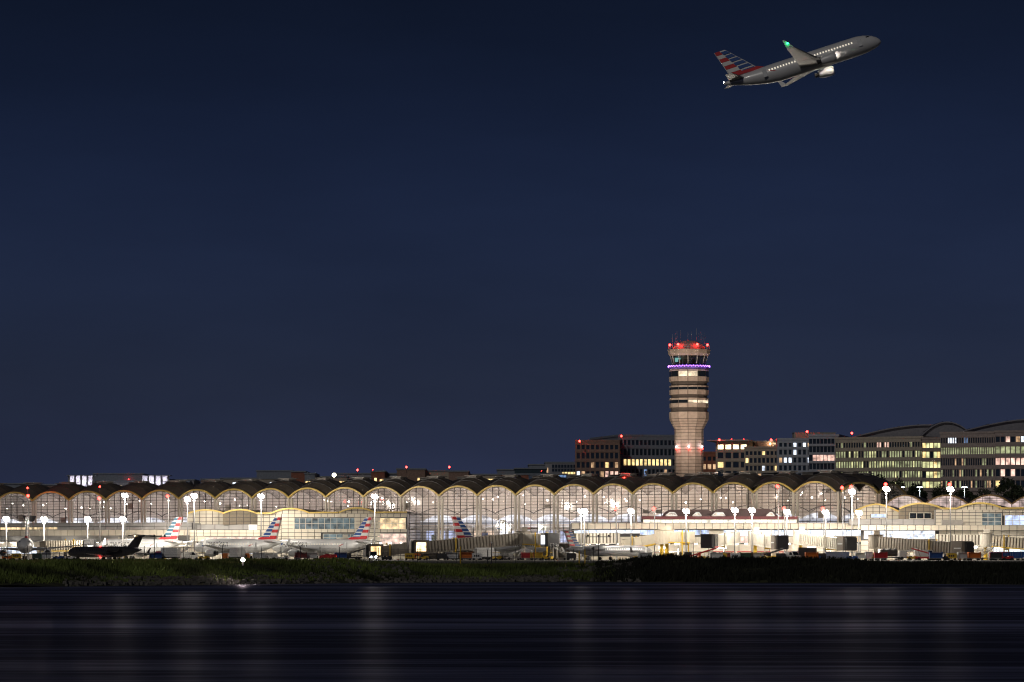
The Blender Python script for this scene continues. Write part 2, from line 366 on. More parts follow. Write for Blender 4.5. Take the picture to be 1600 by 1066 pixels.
def terminal():
    T = thing('terminal_hall', 'long glazed terminal hall with a row of scalloped vaulted roof bays edged in gold', 'terminal', (0, 0, AP))
    S = [i / 8 for i in range(9)]
    rnd = random.Random(3)
    bulb = MB().ball((0, 0, 0), .30, 8, 5).mesh('ceiling_lamp'); bulb.materials.append(emit('hall_spot', (1, .93, .86), 22))
    colm = MB()
    for k in (-.55, .55): colm.box((k, 0, (ZV - AP) / 2), (.5, .6, ZV - AP))
    colme = MB().box((0, 0, (ZV - AP) / 2), (.5, .6, ZV - AP)).mesh('column'); colme.materials.append(M_cream)
    for i in range(len(NODES) - 1):
        A, B = Vector((*NODES[i], 0)), Vector((*NODES[i + 1], 0)); e = B - A; w = e.length; eh = e.normalized()
        n = Vector((-eh.y, eh.x, 0)) * 13.7; nh = n.normalized()
        def pt(s, t, z): p = A + e * s + n * t; return (p.x, p.y, z - AP)
        def zr(s, t): return ZV + RISE * arch(s) + RISE * .95 * arch(t % 1 if t not in (1, 2) else 0)
        # roof: two vaults deep, faceted
        mb = MB(); Tt = [-.07, 0] + [k / 6 for k in range(1, 7)] + [1 + k / 6 for k in range(1, 7)]
        for t in Tt:
            for s in S: mb.v.append(pt(s, t, zr(s, max(0, t)) + .35))
        for a in range(len(Tt) - 1):
            for b in range(8): mb.f.append((a * 9 + b, a * 9 + b + 1, (a + 1) * 9 + b + 1, (a + 1) * 9 + b))
        ro = mb.build('roof_vault', M_roof, T, fix=False)
        mb = MB(); nv = 0
        for t in Tt:
            for s in S: mb.v.append(pt(s, t, zr(s, max(0, t)) + .05))
        for a in range(len(Tt) - 1):
            for b in range(8): mb.f.append((nv + a * 9 + b, nv + (a + 1) * 9 + b, nv + (a + 1) * 9 + b + 1, nv + a * 9 + b + 1))
        mb.build('ceiling_vault', M_soffit, ro, fix=False)
        # standing seams
        sm = MB()
        for t in Tt[2:8]:
            for b in range(8): sm.beam(pt(S[b], t, zr(S[b], t) + .40), pt(S[b + 1], t, zr(S[b + 1], t) + .40), .12, .12)
        sm.build('roof_seam', M_dark, ro, fix=False)
        for tc in (.5, 1.5):
            cp = MB(); c = A + e * .5 + n * tc; z0 = ZV + RISE * 1.95 - AP
            cp.box((c.x, c.y, z0 + .35), (3.6, 3.6, .55), math.atan2(e.y, e.x), .85); cp.box((c.x, c.y, z0 + .70), (4.3, 4.3, .16), math.atan2(e.y, e.x))
            cp.build('roof_cap', M_cap, ro, fix=False)
        # gold rim
        rm = MB()
        for b in range(8):
            p0, p1 = Vector(pt(S[b], -.085, zr(S[b], 0) + .12)), Vector(pt(S[b + 1], -.085, zr(S[b + 1], 0) + .12))
            rm.beam(p0, p1, .55, .46)
        rm.build('arch_rim', M_gold, T, fix=False)
        # facade panes, 6 columns, and the mullion grid
        zb = 0.0
        gr = MB(); NC = 6
        for k in range(NC + 1):
            s = k / NC; top = zr(s, 0) - AP
            if 0 < k < NC:
                p = A + e * s; gr.box((p.x - nh.x * .05, p.y - nh.y * .05, top / 2), (.17, .16, top), math.atan2(e.y, e.x))
        z = 1.0
        while z < ZV + RISE - AP - .2:
            if z <= ZV - AP: s0, s1 = 0, 1
            else:
                h = (z + AP - ZV) / RISE; q = (1 - h) ** (1 / 2.1); s0, s1 = .5 - q / 2, .5 + q / 2
            gr.beam(Vector(pt(s0, -.004, z + AP)), Vector(pt(s1, -.004, z + AP)), .10, .10 if round(z / .85) % 3 else .17); z += .85
        g = gr.build('mullion_grid', M_mull, T, fix=False)
        for k in range(NC):
            s0, s1 = k / NC + .006, (k + 1) / NC - .006; sm_ = [s0, (s0 + s1) / 2, s1]
            poly = [pt(s0, .012, AP + zb), pt(s1, .012, AP + zb)] + [pt(s, .012, zr(s, 0) - .02) for s in reversed(sm_)]
            pm = MB().add(poly, [tuple(range(5))]); pm.build('pane', G_hall, g, fix=False)
        # paired columns at each node
        for k in (-.6, .6):
            inst('column', colme, T, (A.x + eh.x * k - nh.x * .45, A.y + eh.y * k - nh.y * .45, 0), math.atan2(e.y, e.x))
        # inside: floor, mezzanine, inner arch, back wall, lamps
        fl = MB(); fl.add([pt(0, .03, AP + 4.6), pt(1, .03, AP + 4.6), pt(1, 2, AP + 4.6), pt(0, 2, AP + 4.6)], [(0, 1, 2, 3)]); fl.build('hall_floor', M_floor, T, fix=False)
        mz = MB(); mz.prism([pt(0, 1.25, AP + 9.2), pt(1, 1.25, AP + 9.2), pt(1, 2, AP + 9.2), pt(0, 2, AP + 9.2)], (0, 0, .6)); mz.build('mezzanine', M_white, T, fix=False)
        rl = MB(); rl.beam(Vector(pt(0, 1.23, AP + 10.6)), Vector(pt(1, 1.23, AP + 10.6)), .08, .9); rl.build('balustrade', mat('balustrade_panel', (.35, .40, .48), .3), T, fix=False)
        ia = MB(); Q = [j / 10 for j in range(11)]
        for j in range(10):
            f = lambda s: ZV - 5.0 + 1.7 * (1 - abs(2 * s - 1) ** 2)
            ia.beam(Vector(pt(Q[j], .55, f(Q[j]))), Vector(pt(Q[j + 1], .55, f(Q[j + 1]))), .2, .2)
        ia.build('inner_arch', M_mull, T, fix=False)
        bw = MB(); bw.add([pt(0, 1.98, AP), pt(1, 1.98, AP)] + [pt(s, 1.98, zr(s, 0)) for s in reversed(S)], [tuple(range(11))]); bw.build('back_wall', M_inner, T, fix=False)
        bg_ = MB()
        for s0 in (.1, .4, .7):
            bg_.prism([pt(s0, 1.965, AP + 5.0), pt(s0 + .2, 1.965, AP + 5.0), pt(s0 + .2, 1.965, AP + 8.4), pt(s0, 1.965, AP + 8.4)], tuple(-nh * .08))
        bg_.build('shop_front', lit_window('shop_glow' + str(i % 3), [(.55, .65, 1), (1, .75, .55), (.8, .85, 1)][i % 3], 1.1), T, fix=False)
        ba = MB()
        for j in range(10):
            f = lambda s: AP + 11.2 + 1.9 * (1 - abs(2 * s - 1) ** 2)
            ba.prism([pt(Q[j], 1.95, AP + 11.2), pt(Q[j + 1], 1.95, AP + 11.2), pt(Q[j + 1], 1.95, f(Q[j + 1])), pt(Q[j], 1.95, f(Q[j]))], tuple(-nh * .05))
        ba.build('rear_lunette', lit_window('lunette_glow', (.86, .9, 1), 1.5), T, fix=False)
        for j in range(3):
            c = pt(rnd.uniform(.12, .9), rnd.uniform(.35, 1.6), ZV + rnd.uniform(-2.5, .2)); b_ = inst('ceiling_lamp', bulb, T, c); k = rnd.choice([.4, .55, .8]); b_.scale = (k, k, k)
        for j in range(4):
            s = rnd.uniform(.1, .9); a = Vector(pt(s, .7, ZV - 2.2)); b = Vector(pt(s + rnd.choice([-.08, .08]), .7, zr(s, 0) - .4))
            MB().tube(a, b, .07, n=5).build('roof_strut', M_white, T, fix=False)
        # uneven life inside: sign fascia, coloured boards, drawn blinds, kiosks
        if i < 24:
            fb = MB(); fb.prism([pt(.02, .22, AP + 8.55), pt(.98, .22, AP + 8.55), pt(.98, .22, AP + 9.2), pt(.02, .22, AP + 9.2)], tuple(nh * .3)); fbo = fb.build('sign_fascia', M_white, T, fix=False)
            for j in range(rnd.randint(1, 4)):
                s0 = rnd.uniform(.05, .8); bm_ = rnd.choice([M_dark, M_red, M_orange, M_dgr, M_blue]); q = MB(); q.prism([pt(s0, .21, AP + 8.62), pt(s0 + .1, .21, AP + 8.62), pt(s0 + .1, .21, AP + 9.12), pt(s0, .21, AP + 9.12)], tuple(-nh * .05)); q.build('sign_board', bm_, fbo, fix=False)
            for j in range(rnd.randint(0, 2)):
                k_ = rnd.randint(0, 5); z_ = AP + 1 + .85 * rnd.randint(8, 17); h_ = .85 * rnd.randint(1, 2); q = MB(); q.prism([pt(k_ / 6 + .01, .03, z_), pt((k_ + 1) / 6 - .01, .03, z_), pt((k_ + 1) / 6 - .01, .03, z_ + h_), pt(k_ / 6 + .01, .03, z_ + h_)], tuple(nh * .03)); q.build('blind', M_inner, g, fix=False)
            for j in range(rnd.randint(2, 5)):
                s0 = rnd.uniform(.05, .9); h_ = rnd.uniform(1.0, 3.2); c_ = pt(s0, rnd.uniform(.2, 1.1), AP + 4.62 + h_ / 2); MB().box(c_, (rnd.uniform(.6, 2), .6, h_), rnd.uniform(0, 1)).build('kiosk', rnd.choice([M_dark, M_grey, M_blue, M_white, M_dgr]), T, fix=False)
        if i > 0:
            um = (NU[i] + NU[i + 1]) / 2 if i + 1 < len(NU) else 1380
            pw = lerp_table([(0, .80), (500, .88), (620, 1.15), (760, 1.3), (900, 1.15), (1000, 1.05), (1150, .95), (1400, .8)], um) * rnd.uniform(.85, 1.15)
            c1 = (1, .86, .84) if um < 560 else (1, .84, .76) if um < 960 else (1, .80, .66)
            lamp('POINT', T, pt(.32, .8, ZV - .8), 760 * pw, c1, .30)
            lamp('POINT', T, pt(.72, 1.35, ZV - .8), 760 * pw, c1, .30)
            lamp('POINT', T, pt(.5, .9, AP + 8.2), 900 * pw, (.86, .9, 1), .25)
    return T
TERM = terminal()
# ================================================================== concourses and gate piers in front of the hall
L_cool = lit_window('cool_room', (.76, .85, 1), 2.0)
L_warm = lit_window('warm_room', (1, .74, .42), 1.1)
L_teal = lit_window('dim_teal_room', (.45, .62, .66), .28)
L_blue = lit_window('blue_room', (.58, .70, 1), 1.35)
L_shop = lit_window('shop_room', (1, .72, .6), 1.2)
L_white = lit_window('bright_bay', (1, .94, .86), 5.0)
def wall(parent, u0, u1, d0, d1, v0, v1, cp, rp, m, openings=(), backing=M_dark, panels=True, name='panel', gap=.14):
    """A clad wall between two photograph columns at depths d0 and d1: backing, panels with open joints, recessed windows."""
    A, B = Vector((PX(u0, d0), d0, 0)), Vector((PX(u1, d1), d1, 0)); e = B - A; W = e.length; eh = e.normalized(); out = Vector((eh.y, -eh.x, 0))
    dm = (d0 + d1) / 2; Z0, Z1 = PZ(v1, dm) - AP, PZ(v0, dm) - AP; H = Z1 - Z0; rz = math.atan2(e.y, e.x)
    S = lambda u: (u - u0) / (u1 - u0) * W
    ops = [(S(a), S(b), PZ(d, dm) - AP, PZ(c, dm) - AP, k) for a, b, c, d, k in openings]
    mb = MB(); c = A + e * .5 - out * .25; mb.box((c.x, c.y, (Z0 + Z1) / 2), (W, .4, H), rz); mb.build('wall_core', backing, parent, fix=False)
    if panels:
        nc = max(1, round((u1 - u0) / cp)); nr = max(1, round((v1 - v0) / rp)); pw, ph = W / nc, H / nr
        me = MB().box((0, 0, 0), (pw - gap, .14, ph - gap)).mesh(name); me.materials.append(m)
        for i in range(nc):
            for j in range(nr):
                s, z = (i + .5) * pw, Z0 + (j + .5) * ph
                if any(a - .02 < s < b + .02 and c - .02 < z < d + .02 for a, b, c, d, _ in ops): continue
                p = A + eh * s + out * (.03 + random.uniform(-.01, .01)); inst(name, me, parent, (p.x, p.y, z), rz)
    for a, b, c, d, k in ops:
        nw = max(1, round((b - a) / 1.9)); q = (b - a) / nw
        pm = MB().box((0, 0, 0), (q - .14, .04, d - c - .1)).mesh('window'); pm.materials.append(k)
        for i in range(nw):
            p = A + eh * (a + (i + .5) * q) - out * .03; inst('window', pm, parent, (p.x, p.y, (c + d) / 2), rz)
        fm = MB(); nb = max(1, round((d - c) / 1.3))
        for i in range(nw + 1):
            p = A + eh * (a + i * q) + out * .02; fm.box((p.x, p.y, (c + d) / 2), (.13, .16, d - c + .1), rz)
        for j in range(nb + 1):
            p = A + eh * ((a + b) / 2) + out * .03; fm.box((p.x, p.y, c + (d - c) * j / nb), (b - a, .12, .12), rz)
        fm.build('window_frame', M_cream, parent, fix=False)
    return A, eh, out, Z0, Z1, rz
def slab(parent, name, u0, u1, d0, d1, v0, v1, depth, m, proud=.3):
    A, B = Vector((PX(u0, d0), d0, 0)), Vector((PX(u1, d1), d1, 0)); e = B - A; eh = e.normalized(); out = Vector((eh.y, -eh.x, 0)); dm = (d0 + d1) / 2
    mb = MB(); c = A + e * .5 - out * (depth / 2 - proud); mb.box((c.x, c.y, (PZ(v0, dm) + PZ(v1, dm)) / 2 - AP), (e.length, depth, PZ(v0, dm) - PZ(v1, dm)), math.atan2(e.y, e.x))
    return mb.build(name, m, parent, fix=False)
def wavy(parent, pts, d, depth, vbot, m_in, cols=10):
    """Roof edge given as photograph points (u, v): gold rim, roof sheet running back, wall beneath down to vbot."""
    P = [Vector((PX(u, d), d, PZ(v, d) - AP)) for u, v in pts]
    rm = MB()
    for a, b in zip(P, P[1:]): rm.beam(a + Vector((0, -.5, .1)), b + Vector((0, -.5, .1)), .5, .45)
    rm.build('roof_rim', M_gold, parent, fix=False)
    rf = MB()
    for a, b in zip(P, P[1:]):
        v = Vector((depth * .35, depth, -.6)); rf.prism([a + Vector((0, -.4, .32)), b + Vector((0, -.4, .32)), b + v + Vector((0, 0, .3)), a + v + Vector((0, 0, .3))], (0, 0, -.2))
    rf.build('roof_sheet', M_roof, parent, fix=False)
    zb = PZ(vbot, d) - AP; w = MB()
    for a, b in zip(P, P[1:]): w.prism([(a.x, d, zb), (b.x, d, zb), b, a], (0, .3, 0))
    w.build('gable_wall', m_in, parent, fix=False)
    gr = MB(); u0, u1 = pts[0][0], pts[-1][0]; n = max(1, round((u1 - u0) / cols))
    for i in range(1, n):
        u = u0 + (u1 - u0) * i / n; top = PZ(lerp_table(pts, u), d) - AP
        gr.box((PX(u, d), d - .04, (zb + top) / 2), (.16, .1, top - zb))
    z = zb + 1.0; zt = max(p.z for p in P)
    while z < zt - .3:
        run = [u for u, v in pts if PZ(v, d) - AP > z + .1]
        if len(run) > 1: gr.box2((PX(run[0], d), d - .06, z - .06), (PX(run[-1], d), d - .02, z + .06))
        z += 1.05
    gr.build('wall_joint', M_mull, parent, fix=False)['kind'] = 'stuff'
def arcpts(u0, u1, v0, vp, n=10, p=2.0):
    return [(u0 + (u1 - u0) * i / n, v0 + (vp - v0) * (1 - abs(2 * i / n - 1) ** p)) for i in range(n + 1)]
def bay_lights(parent, us, v, d, power=120, col=(1, .9, .75)):
    me = MB().box((0, 0, 0), (2.2, .25, .5)).mesh('bay_lamp'); me.materials.append(emit('bay_tube', (1, .94, .85), 9))
    for u in us:
        p = P3(u, v, d) - Vector((0, 0, AP)); inst('bay_lamp', me, parent, p)
        lamp('POINT', parent, p + Vector((0, -1.2, -.3)), power, col, .25)

def soffit_lights(parent, u0, u1, v, d0, d1, step=13, power=70, every=5):
    me = MB().box((0, 0, 0), (1.1, .4, .28)).mesh('soffit_lamp'); me.materials.append(emit('soffit_tube', (1, .95, .86), 7))
    n = int((u1 - u0) / step); r_ = random.Random(int(u0))
    for i in range(n):
        u = u0 + (i + .5) * (u1 - u0) / n + r_.uniform(-2, 2); d = d0 + (d1 - d0) * i / n; p = P3(u, v, d) - Vector((0, 0, AP)); inst('soffit_lamp', me, parent, p, 0, (r_.choice([.5, .8, 1.2]), 1, r_.choice([.7, 1, 1.5])))
        if i % every == 2: lamp('POINT', parent, p + Vector((0, -1.0, -.4)), power, (1, .92, .8), .2)
# --- left concourse wing
CL = thing('concourse_wing', 'low cream and grey concourse wing before the left end of the hall', 'concourse', (0, 0, AP))
dl0, dl1 = 1150, 1112
wall(CL, -40, 300, dl0, dl1, 818, 828, 19, 5, M_grey, [(-40, 95, 823.5, 828, L_warm)])
slab(CL, 'parapet_rail', -40, 300, dl0, dl1, 817, 818.2, 1.2, M_grey)
wall(CL, -40, 300, dl0 - 4, dl1 - 4, 828, 837.5, 10.5, 9.5, M_cream)
slab(CL, 'roof_terrace', -40, 300, dl0 - 4, dl1 - 4, 827.2, 828, 5, M_grey)
wall(CL, -40, 300, dl0 + 2, dl1 + 2, 837.5, 846, 20, 9, M_cream, [(-40, 298, 838, 845.5, L_blue)])
wall(CL, -40, 300, dl0, dl1, 846, 874, 20, 9, M_cream, [(-30, 60, 852, 866, L_cool)])
slab(CL, 'roof_slab', -40, 300, dl0, dl1, 818.5, 874, 30, M_grey, -.6)
bay_lights(CL, [70, 95, 230, 290], 855, 1128, 260)
soffit_lights(CL, -20, 298, 848, 1146, 1108, 15, 160)
hop = MB(); c = P3(46, 809, 1140) - Vector((0, 0, AP))
hop.lathe([(0, 1.0), (.2, 1.4), (1.6, 2.0), (1.75, 2.05)], 'Z', (c.x, c.y, c.z - 1.2), 12)
o = hop.build('cooling_funnel', M_dark); o.location = (0, 0, AP); tag(o, 'dark funnel-shaped roof unit on the left concourse wing roof', 'roof unit')

# --- gate pier on the left (wavy roof, cream panels)
PL = thing('gate_pier', 'cream panelled gate pier with wavy gold-edged roof behind the left airliners', 'pier', (0, 0, AP))
dp = 1106
wavy(PL, arcpts(292, 352, 803.5, 797.5), dp + 10, 18, 820, M_cream)
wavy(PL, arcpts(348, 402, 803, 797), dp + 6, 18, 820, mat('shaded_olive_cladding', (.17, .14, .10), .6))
wavy(PL, [(402, 802.5), (424, 802.5)] + arcpts(425, 483, 802, 795.3)[1:] + [(505, 801.5), (529, 801.5)], dp, 22, 803, M_cream)
wavy(PL, arcpts(530, 586, 801.5, 794.3) + [(610, 801), (636, 801)], dp - 2, 22, 803, M_cream)
wall(PL, 292, 402, dp + 9, dp + 5, 819.5, 828, 22, 8, M_grey)
wall(PL, 388, 410, dp + 1, dp + 1, 819.5, 828.5, 22, 9, M_white)
wall(PL, 296, 440, dp - 4, dp - 4, 828, 838, 11, 5, M_cream)
wall(PL, 296, 440, dp - 1, dp - 1, 838, 874, 12, 9, M_cream, [(318, 420, 839, 846, L_shop), (330, 400, 852, 866, L_cool)])
wall(PL, 402, 440, dp + .5, dp + .5, 802.5, 828, 10.5, 6, M_cream)
wall(PL, 440, 636, dp - 1, dp - 3, 802.5, 874, 10.3, 6, M_cream,
     [(458, 556, 809.5, 827, L_teal), (591, 634, 809.5, 827, L_warm), (505, 558, 834.5, 846, L_teal), (590, 635, 834, 850, L_shop)])
slab(PL, 'building_body', 440, 636, dp, dp - 3, 803, 874, 38, M_grey, -.7)
slab(PL, 'building_body', 300, 440, dp + 11, dp + 6, 820, 874, 24, M_grey, -1)
aw = MB(); p0 = P3(318, 846, dp - 10) - Vector((0, 0, AP)); p1 = P3(372, 841, dp - 10) - Vector((0, 0, AP))
aw.prism([p0, (p1.x, p0.y, p0.z), (p1.x - 2, p0.y, p1.z), (p0.x + 5, p0.y, p1.z)], (0, 8, 0)); aw.build('gate_awning', M_white, PL)
bay_lights(PL, [335, 440, 470, 600], 857, dp - 6, 260)

# --- right concourse wing
CR = thing('concourse_wing', 'long cream banded concourse wing with gates before the right half of the hall', 'concourse', (0, 0, AP))
dr = 1006
wall(CR, 893, 1345, dr, dr, 817.5, 827, 12.3, 9.5, M_cream)
slab(CR, 'roof_terrace', 893, 1345, dr, dr, 816.8, 817.5, 16, M_grey)
wall(CR, 893, 1345, dr + 3, dr + 3, 827, 850, 24, 11, M_cream, [(897, 1000, 828, 833.5, L_cool), (1000, 1118, 828, 836, L_blue), (1120, 1345, 828, 838, L_cool), (1150, 1176, 838, 848.5, L_shop), (1300, 1345, 838, 847, L_warm)])
wall(CR, 893, 1345, dr + 1, dr + 1, 850, 875, 24, 12.5, M_cream, [(905, 960, 856, 868, L_warm), (1030, 1062, 857, 868, L_white), (1124, 1138, 856, 862, L_white), (1262, 1272, 856, 866, L_white), (1290, 1304, 856, 862, L_white)])
mb = MB(); a = P3(1112, 863.2, dr - .2); b = P3(1265, 862.2, dr - .2); mb.box2((a.x, dr - .35, a.z - AP), (b.x, dr - .2, b.z - AP + .1)); mb.build('wall_stripe', M_red, CR)
slab(CR, 'building_body', 893, 1345, dr, dr, 818, 875, 24, M_grey, -3.8)
bay_lights(CR, [780 + 130, 975, 1035, 1128, 1205, 1268, 1296], 856, dr - 2.5, 160)
soffit_lights(CR, 896, 1345, 850, dr - .9, dr - .9, 15, 90)
# columns of the terrace front
cm = MB().box((0, 0, 0), (.35, .35, 8)).mesh('front_column'); cm.materials.append(M_cream)
for u in (1150, 1176, 1205, 1240, 1262): inst('front_column', cm, CR, (PX(u, dr - .6), dr - .6, 4))

# --- pavilion with maroon fascia on the concourse roof
PV = thing('skylight_pavilion', 'low rooftop pavilion with maroon fascia and curved skylight humps', 'pavilion', (0, 0, AP))
M_maroon = mat('maroon_fascia', (.16, .03, .035), .45); M_mroof = mat('maroon_roof', (.06, .028, .028), .5)
dv = 1014
slab(PV, 'fascia', 1003, 1246, dv, dv, 807, 811.5, 12, M_maroon, .6)
wall(PV, 1003, 1246, dv + .5, dv + .5, 811.5, 818, 40, 7, M_cream, [(1005, 1245, 812, 817.5, lit_window('pavilion_room', (1, .95, .8), 1.6))])
def hump(u0, u1, vt, ve, d):
    P = []; n = 14
    for i in range(n + 1):
        t = i / n; u = u0 + (u1 - u0) * t; k = min(1, min(t, 1 - t) / .16); v = ve + (vt - ve) * (math.sin(k * math.pi / 2) ** .8)
        P.append(P3(u, v, d) - Vector((0, 0, AP)))
    P += [P3(u1, ve, d) - Vector((0, 0, AP)), P3(u0, ve, d) - Vector((0, 0, AP))][0:0]
    MB().prism(P, (0, 9, 0)).build('skylight_hump', M_mroof, PV)
hump(1035, 1118, 796.5, 807, dv + 1); hump(1108, 1216, 795, 807, dv + 1.6)
for ua, ub in ((1041, 1057), (1083, 1095), (1113, 1132), (1198, 1209)):
    p = [P3(ua - 1, 806, dv), P3(ub + 1, 806, dv), P3(ub - 3, 801, dv), P3(ua + 5, 801, dv)]
    w_ = MB().prism([q - Vector((0, .3, AP)) for q in p], (0, .25, 0)).build('skylight_window', lit_window('skylight_room', (1, .85, .7), .9), PV)
    fr = MB(); q = [x - Vector((0, .45, AP)) for x in p]
    for i in range(4): fr.beam(q[i], q[(i + 1) % 4], .25, .25, up=(0, 1, 0))
    fr.build('skylight_frame', M_white, w_)

# --- right gate pier
PR = thing('gate_pier', 'cream gate pier with wavy gold-edged roof at the right edge', 'pier', (0, 0, AP))
dq = 1002
wavy(PR, arcpts(1334, 1404, 800, 788.5, p=1.6), dq + 8, 16, 812, M_cream)
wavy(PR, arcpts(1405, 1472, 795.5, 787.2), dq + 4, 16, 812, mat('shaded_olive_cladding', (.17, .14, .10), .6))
wavy(PR, [(1472, 795.2), (1494, 795.2)] + arcpts(1495, 1566, 795, 786.8)[1:] + [(1590, 794.5), (1650, 794.5)], dq, 20, 797, M_cream)
wall(PR, 1360, 1387, dq + 7.6, dq + 7.6, 803, 809.5, 27, 7, M_cream, [(1361, 1386, 803.3, 809, L_blue)])
wall(PR, 1420, 1456, dq + 3.6, dq + 3.6, 801, 811, 36, 9, M_cream, [(1421, 1455, 801.5, 810.5, M_dglass)])
wall(PR, 1326, 1462, dq + 3, dq + 3, 811, 820.5, 17, 9, M_grey)
wall(PR, 1462, 1650, dq, dq, 796, 821, 10.6, 5.2, M_cream, [(1533, 1565, 802, 822, L_teal), (1570, 1640, 805, 822, L_blue)])
wall(PR, 1345, 1650, dq - 3, dq - 3, 820.5, 829, 12, 8.5, M_cream)
wall(PR, 1345, 1650, dq - 1, dq - 1, 829, 875, 12, 8, M_cream, [(1350, 1461, 829.3, 842, L_cool), (1372, 1396, 850, 866, L_white), (1428, 1468, 852, 868, L_white), (1550, 1640, 853, 864, lit_window('pale_bay', (.85, .95, 1), 1.6))])
slab(PR, 'building_body', 1462, 1650, dq, dq, 797, 875, 30, M_grey, -.8)
slab(PR, 'building_body', 1345, 1462, dq + 4, dq + 4, 812, 875, 20, M_grey, -5)
ac = MB(); a = P3(1470, 820.5, dq + 1); b = P3(1503, 812.5, dq + 1); ac.box2((a.x, dq - 2, a.z - AP), (b.x, dq - .3, b.z - AP)); ac.build('roof_plant', M_cap, PR)
bay_lights(PR, [1385, 1445, 1520, 1560, 1590], 855, dq - 4.5, 160)

soffit_lights(PR, 1350, 1640, 847.5, dq - 4, dq - 4, 16, 90)
soffit_lights(PL, 300, 635, 849, dp - 5, dp - 5, 16, 120)
# --- lower vaulted hall behind the right pier
LH = thing('vaulted_hall', 'lower hall of glazed lunette vaults behind the right gate pier', 'hall', (0, 0, AP))
for j, (u0, u1, vp) in enumerate(((1384, 1444, 774.3), (1445, 1512, 774.2), (1513, 1580, 773.8), (1581, 1650, 773.5))):
    d = 1030 - j * 2; pts = arcpts(u0, u1, 787.5, vp)
    P = [P3(u, v, d) - Vector((0, 0, AP)) for u, v in pts]; rm = MB()
    for a, b in zip(P, P[1:]): rm.beam(a - Vector((0, .6, 0)), b - Vector((0, .6, 0)), .5, .4)
    rm.build('arch_rim', mat('brown_rim', (.24, .15, .06), .5), LH, fix=False)
    rf = MB()
    for a, b in zip(P, P[1:]): rf.prism([a, b, b + Vector((4, 16, 0)), a + Vector((4, 16, 0))], (0, 0, .2))
    rf.build('roof_vault', M_roof, LH, fix=False)
    gl = MB().prism([(P[0].x, d, P[0].z - 3)] + P[::-1][::-1] + [(P[-1].x, d, P[0].z - 3)], (0, .05, 0)); gl.build('lunette_pane', lit_window('lunette_room', (1, .76, .7), .62), LH)
    gr = MB()
    for i in range(1, 6):
        u = u0 + (u1 - u0) * i / 6; gr.box2((PX(u, d) - .06, d - .12, P[0].z - 3), (PX(u, d) + .06, d - .03, PZ(lerp_table(pts, u), d) - AP))
    for f, k in ((.12, .93), (.36, .8), (.6, .6)):
        z = P[0].z + (P[5].z - P[0].z) * f; xm, hw = (P[0].x + P[-1].x) / 2, (P[-1].x - P[0].x) / 2 * math.sqrt(max(0, 1 - f)); gr.box2((xm - hw, d - .14, z - .05), (xm + hw, d - .05, z + .05))
    gr.build('mullion_grid', M_mull, LH, fix=False)

